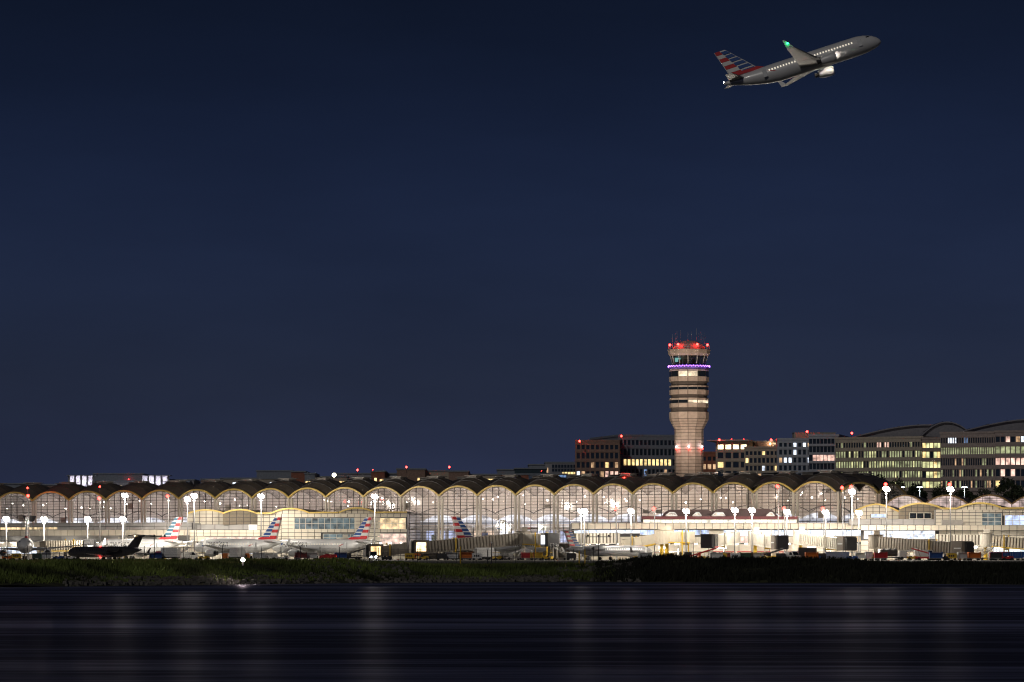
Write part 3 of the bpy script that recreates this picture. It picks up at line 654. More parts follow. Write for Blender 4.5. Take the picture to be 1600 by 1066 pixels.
# ================================================================== CONTROL TOWER
def tower():
    d = 1112; U = 1076.6; k = d / F
    T = thing('control_tower', 'tall beige control tower with stepped head and red lights on its roof', 'tower', (PX(U, d), d, AP))
    NS = 12; ang = [R(-6 - 90 + 30 * i) for i in range(NS)]
    Mt = mat('tower_cladding', (.48, .38, .30), .6, var=.16, scale=.9)
    def ring(h, r): return [(r * k * math.cos(a), r * k * math.sin(a), h) for a in ang]
    H = lambda v: PZ(v, d) - AP
    # dark core that shows in the open joints
    core = [(874, 21.8), (671.5, 21.8), (655, 30.2), (644, 30.2), (642.5, 28.5), (639.5, 28.5), (638, 29.7), (622, 29.7), (621, 28), (619, 28), (618, 29.7), (603, 29.7), (601.5, 27.8), (599.5, 27.8), (597, 30.5), (580, 30.5), (578, 29), (575.5, 29), (570, 25), (569.5, 24)]
    MB().loft([ring(H(v), r) for v, r in core]).build('tower_core', mat('tower_joint', (.10, .08, .065), .8), T)
    def course(v0, v1, r0, r1, name='cladding_panel', mt=Mt):
        A, B = ring(H(v1), r1 + .7), ring(H(v0), r0 + .7); A2, B2 = ring(H(v1), r1 - .2), ring(H(v0), r0 - .2)
        for i in range(NS):
            j = (i + 1) % NS; f, g = .035, .07 / max(.3, H(v0) - H(v1))
            def q(lo, hi, s, t): return Vector(lo[i]).lerp(Vector(lo[j]), s).lerp(Vector(hi[i]).lerp(Vector(hi[j]), s), t)
            o_ = [q(A, B, f, g), q(A, B, 1 - f, g), q(A, B, 1 - f, 1 - g), q(A, B, f, 1 - g)]; n_ = [q(A2, B2, f, g), q(A2, B2, 1 - f, g), q(A2, B2, 1 - f, 1 - g), q(A2, B2, f, 1 - g)]
            mb = MB().add(o_ + n_, [(0, 1, 2, 3), (0, 4, 5, 1), (1, 5, 6, 2), (2, 6, 7, 3), (3, 7, 4, 0)]); mb.build(name, mt, T, fix=False)
    for i in range(17): course(671.5 + i * 5.3, 676.8 + i * 5.3, 22, 22)
    for i in range(4):
        v0, v1 = 655 + i * 4.1, 659.1 + i * 4.1; f = lambda v: 30.5 - (v - 655) / 16.4 * 8.5; course(v0, v1, f(v0), f(v1))
    course(644, 655, 30.5, 30.5)
    course(630.5, 637.8, 30, 30); course(622.3, 626, 30, 30)
    course(609.5, 617.6, 30, 30); course(603, 606, 30, 30)
    course(589, 597, 31, 30.6); course(577.8, 581, 30, 30.6)
    # window bands
    rnd = random.Random(9)
    def windows(v0, v1, r, lit):
        A, B = ring(H(v1), r), ring(H(v0), r)
        for i in range(NS):
            j = (i + 1) % NS; mb = MB().add([Vector(A[i]).lerp(Vector(A[j]), .05), Vector(A[i]).lerp(Vector(A[j]), .95), Vector(B[i]).lerp(Vector(B[j]), .95), Vector(B[i]).lerp(Vector(B[j]), .05)], [(0, 1, 2, 3)])
            mb.build('band_window', lit.get(i, M_dglass), T, fix=False)
    Lw = lit_window('tower_room', (1, .80, .55), 1.15)
    windows(581, 589, 30.9, {11: Lw, 0: Lw}); windows(606, 609.3, 30.1, {}); windows(626, 630.3, 30.1, {0: Lw, 1: Lw, 2: Lw})
    # glazed cab, tapering inwards towards its foot
    A, B = ring(H(570), 25.6), ring(H(556.5), 29); G = glass('cab_glass', (.55, .6, .6), .12, .08)
    for i in range(NS):
        j = (i + 1) % NS; MB().add([A[i], A[j], B[j], B[i]], [(0, 1, 2, 3)]).build('cab_pane', G, T, fix=False)
        MB().beam(A[i], B[i], .18).build('cab_post', M_cream, T, fix=False)
    MB().loft([ring(H(569.8), 25), ring(H(569.3), 25)]).build('cab_floor', M_dark, T)
    MB().lathe([(H(569), 1.0), (H(557), 1.2)], 'Z', (-1, .5, 0), 8).build('cab_pillar', M_cream, T)
    for i, (x, y) in enumerate(((-2.6, -.4), (-1.0, -1.6), (1.2, -1.5))): MB().box((x, y, H(565.5)), (1.1, .7, 1.3)).build('cab_console', M_dark, T)
    MB().box((-3.2, 1.6, H(562)), (1.6, .1, 1.2)).build('cab_screen', emit('cab_screen', (.35, .8, .75), 1.1), T)
    lamp('POINT', T, (0, .8, H(558)), 60, (1, .85, .55), .15)
    # roof slab, purple ring, railing
    MB().loft([ring(H(556.5), 30.5), ring(H(553), 32.8), ring(H(549), 33), ring(H(548.2), 33)]).build('roof_fascia', Mt, T)
    MB().loft([ring(H(548.2), 33.8), ring(H(546.8), 33.8)]).build('roof_slab', Mt, T)
    MB().loft([ring(H(577.5), 31.3), ring(H(571.5), 32.2)], False).build('balcony', mat('balcony_violet', (.16, .10, .30), .5), T)
    ledm = MB().ball((0, 0, 0), .10, 6, 4).mesh('led_lamp'); ledm.materials.append(emit('violet_led', (.42, .16, 1), 9))
    MB().loft([ring(H(573.6), 32.9), ring(H(572.0), 33.1)], False).build('led_strip', emit('violet_strip', (.36, .14, .95), 1.5), T)
    for a in range(72):
        an = 2 * math.pi * a / 72; r = 32.6 * k; inst('led_lamp', ledm, T, (r * math.cos(an), r * math.sin(an), H(572.2) - .25 * (a % 2)))
    for an in range(0, 360, 40): lamp('POINT', T, (33.6 * k * math.cos(R(an)), 33.6 * k * math.sin(R(an)), H(573)), 14, (.45, .18, 1), .1)
    rl = MB()
    for i in range(NS):
        j = (i + 1) % NS; p, q = Vector(ring(H(546.6), 32)[i]), Vector(ring(H(546.6), 32)[j])
        for z in (.6, 1.1): rl.beam(p + Vector((0, 0, z)), q + Vector((0, 0, z)), .06)
        rl.beam(p, p + Vector((0, 0, 1.2)), .08)
    rl.build('roof_railing', M_steel, T, fix=False)
    MB().lathe([(H(546.8), 25 * k), (H(543), 25 * k), (H(538), 20 * k), (H(533), 10 * k), (H(532), .2)], 'Z', (0, 0, 0), 16).build('roof_dome', mat('dome_paint', (.40, .34, .32), .5), T)
    for x, y, h in ((-4.8, -1, 13), (-4.1, -2, 15), (-3.6, -2.5, 16), (-2.4, .5, 18), (-.4, -2, 16), (.7, 1, 17), (2.1, -1, 20), (2.9, 1.5, 15), (3.4, -2, 16), (4.0, -1.4, 14), (4.6, .3, 16)):
        z0 = H(543); MB().tube((x, y, z0 - 1), (x, y, H(546.8) + h * k * 1.6 + .4), .05, .025, 5).build('antenna', M_steel, T, fix=False)
    bl = MB().ball((0, 0, 0), .33, 8, 6).mesh('obstruction_light'); bl.materials.append(E_red)
    for u, y in ((1046.3, -1.5), (1058.5, -4.5), (1088.3, -5), (1105, -1.5)):
        p = ((u - U) * k, y, H(539.6)); b_ = inst('obstruction_light', bl, T, p); MB().tube((p[0], p[1], H(547)), (p[0], p[1], p[2]), .06, n=5).build('light_post', M_steel, T, fix=False)
        lamp('POINT', T, (p[0], p[1] * .9, p[2] + .1), 170, (1, .03, .02), .3)
    stb = MB().ball((0, 0, 0), .22, 8, 6).mesh('strobe'); stb.materials.append(E_cool)
    for u, y in ((1056, -2.4), (1075, -4.25), (1096.5, -2.3)):
        inst('obstruction_light', bl, T, ((u - U) * k, y - .2, H(701.5)), 0, (.8, .8, .8)); lamp('POINT', T, ((u - U) * k, y - .9, H(701.5)), 26, (1, .03, .02), .2)
        inst('strobe', stb, T, ((u - U) * k, y - .25, H(698.5))); lamp('POINT', T, ((u - U) * k, y - 1.2, H(697)), 55, (.85, .88, 1), .2)
    return T
TW = tower()
def roof_flood(u, d, z, power, label, angle=60, col=(1, .80, .66)):
    o = thing('roof_floodlight', label, 'floodlight', (PX(u, d), d, z), 0, 'floodlights aimed at the tower')
    MB().box((0, 0, .25), (.5, .4, .5)).build('bracket', M_dark, o); hd = MB().box((0, .1, .75), (.9, .5, .6)).build('housing', M_dark, o)
    MB().box((0, .36, .8), (.8, .04, .5)).build('lens', emit('flood_lens', (1, .85, .7), 6), hd)
    t = Vector((TW.location.x - PX(u, d), TW.location.y - d, 50 - z)); lamp('SPOT', o, (0, .6, .9), power, col, .3, t, angle, .9)
roof_flood(1010, 1062, 26.2, 34000, 'small floodlight on the hall roof left of the control tower')
roof_flood(1128, 1052, 26.2, 48000, 'small floodlight on the hall roof right of the control tower')
# ================================================================== office buildings and trees beyond the hall
def office(label, u0, u1, vt, vb, d0, d1, floors, bays, m, wm, lit=(), frac=0.0, litm=L_warm, pier=.35, band=.38, name='office_building', depth=40, roofm=None, seed=1, wmix=None, only_bays=None):
    """Window grid with spandrel bands and piers standing proud; lit = {(floor, bay): material}."""
    A, B = Vector((PX(u0, d0), d0, 0)), Vector((PX(u1, d1), d1, 0)); e = B - A; W = e.length; eh = e.normalized(); out = Vector((eh.y, -eh.x, 0)); rz = math.atan2(e.y, e.x)
    T = thing(name, label, 'building', (A.x, A.y, AP), rz)
    dm = (d0 + d1) / 2; Zt, Zb = PZ(vt, dm) - AP, PZ(vb, dm) - AP; fh = (Zt - Zb) / floors; bw = W / bays
    MB().box2((0, .12, 0), (W, depth, Zt)).build('building_body', m, T)
    MB().box2((-.3, -.45, Zt), (W + .3, depth + .3, Zt + .7)).build('parapet', roofm or m, T)
    pm = MB().box((0, 0, 0), (bw * (1 - pier), .06, fh * (1 - band))).mesh('window'); pm.materials.append(wm)
    rnd = random.Random(seed); meshes = {}
    def wmesh(k):
        if k not in meshes: meshes[k] = pm.copy(); meshes[k].materials.clear(); meshes[k].materials.append(k)
        return meshes[k]
    lit = dict(lit)
    for f in range(floors):
        for b in range(bays):
            k = lit.get((f, b))
            if k is None and rnd.random() < frac: k = rnd.choice(litm) if isinstance(litm, (list, tuple)) else litm
            inst('window', wmesh(k) if k else pm, T, ((b + .5) * bw, .08, Zt - (f + .5 + band * .1) * fh))
    bm_ = MB().box((0, 0, 0), (W, .5, fh * band * .9)).mesh('spandrel'); bm_.materials.append(m)
    for f in range(floors + 1): inst('spandrel', bm_, T, (W / 2, -.05, Zt - f * fh - (0 if f else fh * band * .46) - fh * .0))
    qm = MB().box((0, 0, 0), (bw * pier * .95, .42, Zt - Zb - .1)).mesh('pier'); qm.materials.append(m)
    for b in range(bays + 1): inst('pier', qm, T, (b * bw, -.02, (Zt + Zb) / 2))
    return T
beacon = MB().ball((0, 0, 0), .36, 8, 6).mesh('lamp'); beacon.materials.append(E_red)
bpole = MB().tube((0, 0, -2.2), (0, 0, 0), .07, n=5).mesh('post'); bpole.materials.append(M_dark)
def roof_beacon(u, v, d, label, s=1.0, power=0):
    p = P3(u, v, d); o = thing('obstruction_light', label, 'beacon', (p.x, p.y, p.z), 0, 'red obstruction lights on roofs')
    inst('lamp', beacon, o, (0, 0, 0), 0, (s, s, s)); inst('post', bpole, o, (0, 0, 0))
    if power: lamp('POINT', o, (0, -.8, .1), power, (1, .03, .02), .25)
M_slate = mat('slate_panel', (.23, .26, .31), .5); M_bluegrey = mat('blue_grey_panel', (.38, .41, .47), .5); M_tan = mat('tan_stone', (.42, .37, .30), .7)
M_brown = mat('brown_brick', (.28, .19, .15), .8, var=.2); M_dusk = mat('dusky_stone', (.36, .30, .28), .8, var=.15); M_pale = mat('pale_concrete', (.34, .34, .37), .7); M_wblue = mat('blue_window_glass', (.02, .035, .055), .1, spec=.8)
L_gold = lit_window('gold_office', (1, .72, .30), 1.5); L_goldd = lit_window('gold_office_dim', (1, .62, .34), .7); L_green = lit_window('lime_office', (.72, .78, .42), .5); L_green2 = lit_window('lime_office_bright', (.85, .85, .42), .95); L_pink = lit_window('pink_office', (1, .62, .5), 1.3); L_cyan = lit_window('cyan_office', (.3, .5, .9), .6)
# left tower pair behind the control tower
office('dark brick office block with a few amber windows left of the tower', 900, 967, 690.5, 762, 1330, 1329, 5, 9, M_brown, M_wblue,
       {(2, 6): L_gold, (2, 8): L_goldd, (3, 7): L_pink, (3, 6): L_pink, (3, 8): L_pink, (3, 5): L_goldd, (2, 3): L_goldd, (3, 0): L_cool, (3, 1): L_goldd, (4, 0): L_pink, (4, 1): L_pink}, seed=2)
office('dark blue-grey office block with one gold lit floor behind the tower', 967, 1062, 682.5, 762, 1345, 1350, 5, 15, M_slate, M_wblue,
       {**{(2, b): L_gold for b in range(1, 15) if b not in (13,)}, (3, 6): L_cyan, (3, 11): L_goldd, (4, 6): L_goldd, (3, 14): L_goldd, (4, 9): L_cool, (4, 10): L_cool}, seed=3)
office('low red brick block seen between the tower and the pillared office', 1096, 1121, 709, 762, 1300, 1300, 4, 3, M_brick, M_wblue, {(1, 0): L_goldd, (1, 1): L_goldd, (1, 2): L_goldd, (2, 2): L_cyan}, seed=4)
tb = office('tan office block with a lit glazed top floor under a flat overhanging roof', 1120, 1168, 690, 762, 1290, 1288, 5, 4, M_tan, M_wblue, {(0, b): lit_window('lit_top', (1, .82, .48), 3.2) for b in range(4)} | {(2, 0): L_gold, (3, 3): L_goldd}, pier=.28, seed=5)
MB().box2((-3, -3, PZ(689.4, 1289) - AP), (11.8, 20, PZ(688, 1289) - AP)).build('roof_overhang', M_pale, tb)
office('tan gridded office block with dark windows right of the lit top floor', 1164, 1216, 701, 762, 1286, 1284, 5, 8, M_tan, M_wblue, {(2, 4): L_cool, (3, 1): L_cool, (3, 6): L_goldd, (4, 3): L_goldd}, frac=.12, litm=[L_goldd, L_gold], seed=6)
pb = thing('rooftop_plant', 'brick plant room with a lamp on the tan gridded office roof', 'plant room', (PX(1184, 1300), 1300, AP))
z0, z1 = PZ(701, 1300) - AP, PZ(690, 1300) - AP
MB().box2((-1, 0, z0 - .5), (6.0, 6, z1)).build('plant_wall', M_brown, pb); MB().box2((-1.3, -.3, z1), (6.3, 6.3, z1 + .25)).build('plant_roof', M_pale, pb)
MB().ball((4.2, -.4, z0 + 1.6), .3, 8, 6).build('wall_lamp', E_warm, pb); lamp('POINT', pb, (4.2, -1, z0 + 1.6), 130, (1, .7, .4), .2)
office('pale grey office block with square punched windows', 1216, 1268, 688, 762, 1276, 1276, 6, 7, M_bluegrey, M_wblue, {(2, 6): L_cool}, frac=.10, litm=[L_cool, L_goldd], seed=7, pier=.42)
office('glassy blue office block with an amber lit upper floor', 1264, 1310, 682, 762, 1268, 1266, 6, 8, M_bluegrey, M_wblue, {(2, b): L_pink for b in range(1, 8)} | {(4, 4): L_goldd}, pier=.15, band=.3, seed=8)
pl = thing('rooftop_plant', 'long plant room washed red by a beacon on the pale office roof', 'plant room', (PX(1241, 1300), 1300, AP))
z0, z1 = PZ(686, 1300) - AP, PZ(676.5, 1300) - AP
MB().box2((0, 0, z0 - 1), (14, 9, z1)).build('plant_wall', M_tan, pl); MB().box2((-.2, -.2, z1), (14.2, 9.2, z1 + .3)).build('plant_roof', M_slate, pl)
# long office with striped windows and curved roofs
greens = [L_green, L_green, L_green2]
office('long office block with tall lime-lit windows below a curved roof', 1306, 1442, 686, 765, 1250, 1236, 5, 34, M_tan, M_wblue, {(0, b): (L_pink if b in (16, 17, 19, 20) else L_green if b % 9 == 2 else None) or M_wblue for b in range(34)}, frac=.88, litm=greens, pier=.4, seed=9)
office('corner bay of the long office with wide gold windows on all floors', 1441, 1470, 687, 765, 1234, 1234, 5, 5, M_dusk, M_wblue, {}, frac=.95, litm=[L_green2, L_gold, L_green2], pier=.18, seed=10)
office('brick office block with a green lit strip of narrow windows', 1470, 1556, 678, 765, 1226, 1220, 5, 24, M_dusk, M_wblue, {(1, b): L_green for b in range(24)} | {(0, b): (L_cyan if 9 < b < 12 else L_cool if b in (3, 4, 5, 6) else M_wblue) for b in range(24)}, frac=.3, litm=[L_green, L_goldd], pier=.4, seed=11)
office('end office block with bright pink-white lit third floor at the right edge', 1555, 1650, 676, 765, 1216, 1214, 5, 12, M_dusk, M_wblue, {(2, b): L_pink for b in range(9)} | {(1, b): L_green for b in range(12)} | {(0, 2): L_pink, (0, 4): L_goldd}, frac=.25, litm=[L_cool, L_gold, L_pink], pier=.22, seed=12)
def curved_roof(label, pts, d, depth):
    P = [P3(u, v, d) for u, v in pts]; base = P3(pts[0][0], 690, d).z; o = thing('curved_roof', label, 'roof', (0, 0, 0))
    mb = MB()
    for a, b in zip(P, P[1:]): mb.prism([a, b, b + Vector((0, depth, 0)), a + Vector((0, depth, 0))], (0, 0, .4))
    mb.build('roof_sheet', mat('zinc_roof', (.26, .26, .30), .5, .2), o, fix=False)
    fr = MB().prism([(P[0].x, d + 1, base)] + [p + Vector((0, 1, 0)) for p in P] + [(P[-1].x, d + 1, base)], (0, 1, 0)); fr.build('roof_gable', mat('zinc_gable', (.22, .22, .25), .6), o)
    rb = MB()
    for p in P[1:-1:2]: rb.beam(p + Vector((0, -.1, .45)), p + Vector((0, depth, .45)), .15)
    rb.build('roof_seam', M_dark, o, fix=False)
curved_roof('shallow curved zinc roof over the long lime-lit office', [(1330 + i * 15, 685 - 20 * math.sin(min(1, i / 8) * math.pi / 2)) for i in range(12)], 1262, 40)
curved_roof('arched zinc roof rising between the two long offices', arcpts(1440, 1520, 682, 660.5, 12), 1256, 40)
curved_roof('broad curved zinc roof above the brick office at the right edge', [(1500 + i * 15, 676 - 20 * math.sin(min(1, i / 8) * math.pi / 2)) for i in range(13)], 1250, 40)
for u, v, d, l in ((905.5, 689.5, 1325, 'red beacon on the left corner of the dark brick office'), (971, 681.5, 1340, 'red beacon on the left corner of the gold-floored office'), (1124, 687.5, 1285, 'red beacon at the left end of the flat overhanging roof'), (1205, 687.5, 1284, 'red beacon over the brick plant room'), (1261, 674.5, 1295, 'red beacon on the red-washed plant room'), (1331, 677, 1262, 'red beacon at the left start of the curved zinc roof')):
    roof_beacon(u, v, d, l, 1.0, 25)
roof_beacon(1143, 686.5, 1290, 'small red beacon in the middle of the flat overhanging roof', .4); roof_beacon(1162, 686.5, 1290, 'small red beacon near the right end of the flat overhanging roof', .4)

# low skyline beyond the left and middle of the hall
def low(label, u0, u1, vt, d, m, wins=(), extra=None, vb=760):
    T = thing('low_building', label, 'building', (PX(u0, d), d, AP)); W = PX(u1, d) - PX(u0, d); Zt = PZ(vt, d) - AP
    MB().box2((0, 0, 0), (W, 30, Zt)).build('building_body', m, T); MB().box2((-.3, -.3, Zt), (W + .3, 30.3, Zt + .5)).build('parapet', M_slate, T)
    for a, b, c, dd, k in wins:
        n = max(1, round((b - a) / 4.5)); q = (PX(b, d) - PX(a, d)) / n
        for i in range(n):
            x = PX(a, d) - PX(u0, d) + (i + .5) * q; zc = (PZ(c, d) + PZ(dd, d)) / 2 - AP; h = PZ(c, d) - PZ(dd, d)
            w_ = MB().box((x, -.03, zc), (q * .8, .05, h)).build('window', k, T)
            MB().box((x, -.12, zc - h / 2 - .12), (q * .86, .3, .14)).build('window_sill', M_slate, w_)
    return T
D = 1420
low('dark low block at the far left of the skyline', -40, 62, 757, D, M_slate)
lb = low('grey block between two white lit colonnades on the skyline', 146, 222, 741.5, D + 20, M_slate, [(215, 221, 757, 760, L_warm)])
low('long grey podium block under the white lit colonnades', 130, 296, 753.5, D + 5, M_pale, [(183, 190, 758.5, 762, L_warm), (196, 203, 758.5, 762, L_goldd)])
for u0, u1, l in ((108, 146, 'white lit rooftop colonnade at the left of the grey block'), (221, 263, 'white lit rooftop colonnade at the right of the grey block')):
    T = thing('lit_colonnade', l, 'colonnade', (PX(u0, D), D, 0)); W = PX(u1, D) - PX(u0, D)
    MB().box2((-.8, -1.2, PZ(743.6, D)), (W + .8, 8, PZ(742.6, D))).build('roof_slab', M_pale, T)
    MB().box2((0, 3, PZ(760, D)), (W, 3.3, PZ(743.6, D))).build('rear_wall', mat('colonnade_wall', (.7, .68, .72), .7), T)
    n = 4
    for i in range(n + 1): x = W * i / n; MB().box2((x - .35, -.3, PZ(760, D)), (x + .35, .4, PZ(743.6, D))).build('column', M_pale, T)
    for i in range(n): lamp('POINT', T, (W * (i + .5) / n, 1.0, PZ(752, D)), 170, (.92, .88, 1), .2)
low('pale flat-roofed block right of the lit colonnades', 262, 303, 751, D + 10, M_pale)
low('tan block behind the seventh vault from the left', 314, 348, 750, D, M_tan)
low('long tan block with small lit windows behind the hall left of centre', 345, 456, 748.5, D, M_tan, [(363, 369, 754, 758, L_cool), (421, 426, 754, 758, L_cool)])
low('dark slatted upper block left of the red brick cube', 401, 456, 737, D + 40, M_slate)
low('red brick block with amber ground windows right of the slatted block', 455, 477, 738, D + 8, M_brick, [(462, 468, 752, 757, L_goldd)])
low('grey block with glowing amber window next to the brick block', 476, 492, 741, D + 4, M_slate, [(477, 487, 752, 758, L_gold)])
low('tan block with a lamp mast beside it', 487, 542, 746, D + 20, M_tan, [(530, 540, 752, 758, L_gold)])
low('pale grey block left of the orange lit brick cube', 519, 583, 741, D + 30, M_pale, [(537, 543, 743, 746, M_wblue)])
low('orange lit brick cube with amber windows under a red beacon', 580, 601, 737.5, D - 6, M_brick, [(584.5, 589, 747, 755, L_gold), (593, 602, 749, 756, L_gold)])
low('blue-grey block right of the orange lit cube', 600, 622, 741, D + 25, M_slate)
low('large dark red brick block under two beacons', 620, 664, 734, D, M_brown, [(652, 656, 747, 755, L_gold)])
low('long low block with a strip of amber windows', 658, 703, 737, D + 12, M_tan, [(660, 692, 747, 754, L_goldd)])
low('dark brown block with a few warm windows right of the amber strip', 701, 732, 737.5, D - 3, M_brown, [(724, 729, 747, 750, L_warm)])
low('long grey wall block behind the middle vaults', 728, 783, 742.5, D + 5, M_tan, [(758, 780, 748.5, 753, L_gold)])
low('low red brick block behind the middle vaults', 783, 826, 742, D + 2, M_brick, [(816, 823, 748.5, 751.5, L_goldd), (828, 838, 748.5, 752, L_gold)])
low('dark teal glass block behind the middle vaults', 804, 854, 733, D + 60, mat('teal_panel', (.03, .055, .07), .4))
low('grey louvred block left of the dark teal block', 777, 806, 735, D + 70, M_slate)
low('blue lit low block right of the dark teal block', 826, 886, 742, D - 2, mat('dusk_blue_panel', (.10, .16, .26), .5), [(865, 885, 740.5 + 2, 746, L_cyan)])
low('pale many-windowed block behind the teal block', 852, 902, 723.5, D + 160, M_pale, [(853, 857, 731, 739, L_goldd), (862, 900, 726, 731, M_wblue), (862, 900, 733, 737, M_wblue), (878, 900, 737.5, 741, L_gold)])
low('small grey rooftop block with pipes left of the pale block', 826, 856, 727, D + 170, M_slate)
low('dim tan block at the left edge behind the first vaults', 62, 112, 758.5, D + 3, M_brown)
for u, v, d, s, l in ((201, 749, D + 18, .5, 'red beacon on the grey block between the colonnades'), (558.5, 734.5, D, 1.0, 'red beacon left of the orange lit brick cube'), (582.5, 734, D, .45, 'small red beacon on the orange lit brick cube'), (635, 730, D, 1.0, 'red beacon above the large dark red brick block'), (702, 730, D, 1.0, 'red beacon above the brown block right of the amber strip'), (846, 736, D + 40, .3, 'tiny beacon on the dark teal glass block')):
    roof_beacon(u, v, d, l, s)
o = thing('street_lamp', 'single bright lamp on a tall mast behind the hall left of centre', 'lamp', (PX(522, 1400), 1400, AP))
MB().tube((0, 0, 0), (0, 0, PZ(743, 1400) - AP), .15, .1, 6).build('pole', M_steel, o); MB().ball((0, 0, PZ(742.5, 1400) - AP), .75, 8, 6).build('lamp_head', emit('street_glow', (1, .95, .7), 14), o)

# trees
def tree(label, u, vtop, d, wpx, seed, src=None):
    h = PZ(vtop, d) - AP; w = wpx * d / F
    if src is not None:
        c = copy_tree(src[0]); c.location = (PX(u, d), d, AP); c.scale = (w / src[2], w / src[2], h / src[1]); c.rotation_euler.z = seed * 1.7; c['label'] = label; return None
    rnd = random.Random(seed); o = thing('leafy_tree', label, 'tree', (PX(u, d), d, AP), 0, 'dark trees before the offices')
    tm = MB(); tm.tube((0, 0, 0), (0, 0, h * .45), .45, .28, 8); cl = []
    for i in range(9):
        a = rnd.uniform(0, 6.28); r = w * rnd.uniform(.18, .36); p = (r * math.cos(a), r * math.sin(a), h * rnd.uniform(.5, .85)); tm.tube((0, 0, h * rnd.uniform(.25, .45)), p, .18, .05, 5); cl.append((Vector(p), w * rnd.uniform(.13, .22)))
    cl.append((Vector((0, 0, h * .86)), w * .2))
    for i in range(10):
        a = rnd.uniform(0, 6.28); r = w * rnd.uniform(.1, .42); cl.append((Vector((r * math.cos(a), r * math.sin(a), h * rnd.uniform(.38, .82))), w * rnd.uniform(.09, .17)))
    tm.build('trunk', mat('tree_bark', (.06, .045, .03), .9), o, fix=False)
    cm = MB()
    for c, r in cl:
        for _ in range(170):
            q = Vector((rnd.gauss(0, 1), rnd.gauss(0, 1), rnd.gauss(0, .8))).normalized() * r * rnd.uniform(.45, 1.08) + c; s = rnd.uniform(.22, .42)
            a_, b_ = Vector((rnd.uniform(-1, 1), rnd.uniform(-1, 1), rnd.uniform(-1, 1))).normalized() * s, Vector((rnd.uniform(-1, 1), rnd.uniform(-1, 1), rnd.uniform(-1, 1))).normalized() * s
            cm.add([q - a_, q + b_, q + a_, q - b_], [(0, 1, 2, 3)])
    cm.build('crown', mat('tree_leaves', (.035, .05, .022), .8, var=.4, scale=.3), o, fix=False)
    return (o, h, w)
t0 = tree('round dark tree before the pale grey office', 1240, 735, 1180, 42, 1)
t1 = tree('tall dark tree before the lime-lit windows of the long office', 1372, 729, 1150, 58, 4)
for u, v, d, w, sd, l, s in ((1268, 737, 1185, 36, 2, 'dark tree right of the round tree before the punched-window office', t0), (1345, 742, 1165, 34, 3, 'small dark tree left of the tallest tree before the long office', t0),
        (1402, 737, 1140, 48, 5, 'dark tree just right of the tallest tree before the long office', t1), (1432, 743, 1150, 44, 6, 'dark tree before the corner bay with gold windows', t0), (1470, 748, 1160, 46, 7, 'dim tree before the left end of the brick office', t1),
        (1505, 752, 1170, 50, 8, 'low dim tree before the middle of the brick office', t0), (1535, 753, 1165, 44, 9, 'low dim tree before the right end of the brick office', t1), (1574, 735, 1130, 60, 10, 'big dark tree before the end office', t1), (1612, 742, 1135, 52, 11, 'dark tree cut by the right edge of the picture', t0), (902, 745, 1240, 40, 12, 'low dark tree at the foot of the dark brick office', t0), (870, 741, 1300, 34, 13, 'dark tree before the blue lit low block', t1)):
    tree(l, u, v, d, w, sd, s)
# pale lamp posts by the trees
for u, l in ((1409, 'white lamp post left of three before the dark trees'), (1437, 'white lamp post in the middle of three before the dark trees'), (1507, 'white lamp post right of three before the dark trees')):
    d = 1110; o = thing('lamp_post', l, 'lamp', (PX(u, d), d, AP), 0, 'car park lamp posts'); h = PZ(762, d) - AP
    MB().tube((0, 0, 0), (0, 0, h), .14, .10, 6).build('pole', M_white, o); MB().box((0, 0, h + .1), (1.5, .5, .22)).build('lamp_head', emit('lot_lamp', (.75, .9, 1), 10), o)
    lamp('SPOT', o, (0, -.6, h - .2), 900, (.8, .92, 1), .2, (0, 0, -1), 120)
# ================================================================== AIRCRAFT (nose towards +X, port side +Y)
def fus_rings(L, Rr, zc, nose, tail, up, n=20):
    st = [(0, .02, -.28), (.012, .22, -.24), (.04, .45, -.17), (.09, .68, -.10), (.18, .90, -.03), (.26, .985, 0), (.34, 1, 0)]
    rings = []
    for f, r, dz in st: rings.append((L / 2 - f / .34 * nose, Rr * r, zc + dz * Rr))
    rings.append((-L / 2 + tail, Rr, zc))
    for t in (.2, .4, .6, .8, .93, 1):
        r = 1 - .86 * t ** 1.5; rings.append((-L / 2 + tail * (1 - t), Rr * r, zc + up * t ** 1.4))
    out = []
    for x, r, z in rings: out.append([(x, r * math.cos(2 * math.pi * i / n), z + r * 1.03 * math.sin(2 * math.pi * i / n)) for i in range(n)])
    return out
def aerofoil(mb, root, tip, cr, ct, th, vertical=False):
    """root/tip: leading-edge points; chord runs towards -X; th thickness ratio."""
    prof = [(0, 0), (.06, .45), (.3, .5), (.65, .28), (1, .02), (.65, -.28), (.3, -.5), (.06, -.45)]
    rings = []
    for p, c in ((root, cr), (tip, ct)):
        p = Vector(p); rings.append([p + Vector((-a * c, b * c * th, 0)) if vertical else p + Vector((-a * c, 0, b * c * th)) for a, b in prof])
    mb.loft(rings); return mb
def fin_side(root, tip, cr, ct, s, h): # point on the fin: s along chord (0 leading), h up
    a, b = Vector(root), Vector(tip); le = a.lerp(b, h); c = cr + (ct - cr) * h; return le + Vector((-s * c, 0, 0))
def wheel(parent, x, y, r, w, name='wheel'):
    return MB().lathe([(-w / 2, r * .8), (-w / 2 + .05, r), (w / 2 - .05, r), (w / 2, r * .8)], 'Y', (x, y, r), 12).build(name, M_tire, parent)
M_flagblue = mat('flag_blue', (.012, .075, .30), .4); M_flagteal = mat('flag_teal', (.02, .12, .20), .4); M_flagred = mat('flag_red', (.55, .015, .025), .4); M_pgrey = mat('plane_pale_grey', (.62, .64, .66), .4)
M_letter = mat('title_grey', (.025, .028, .035), .4)
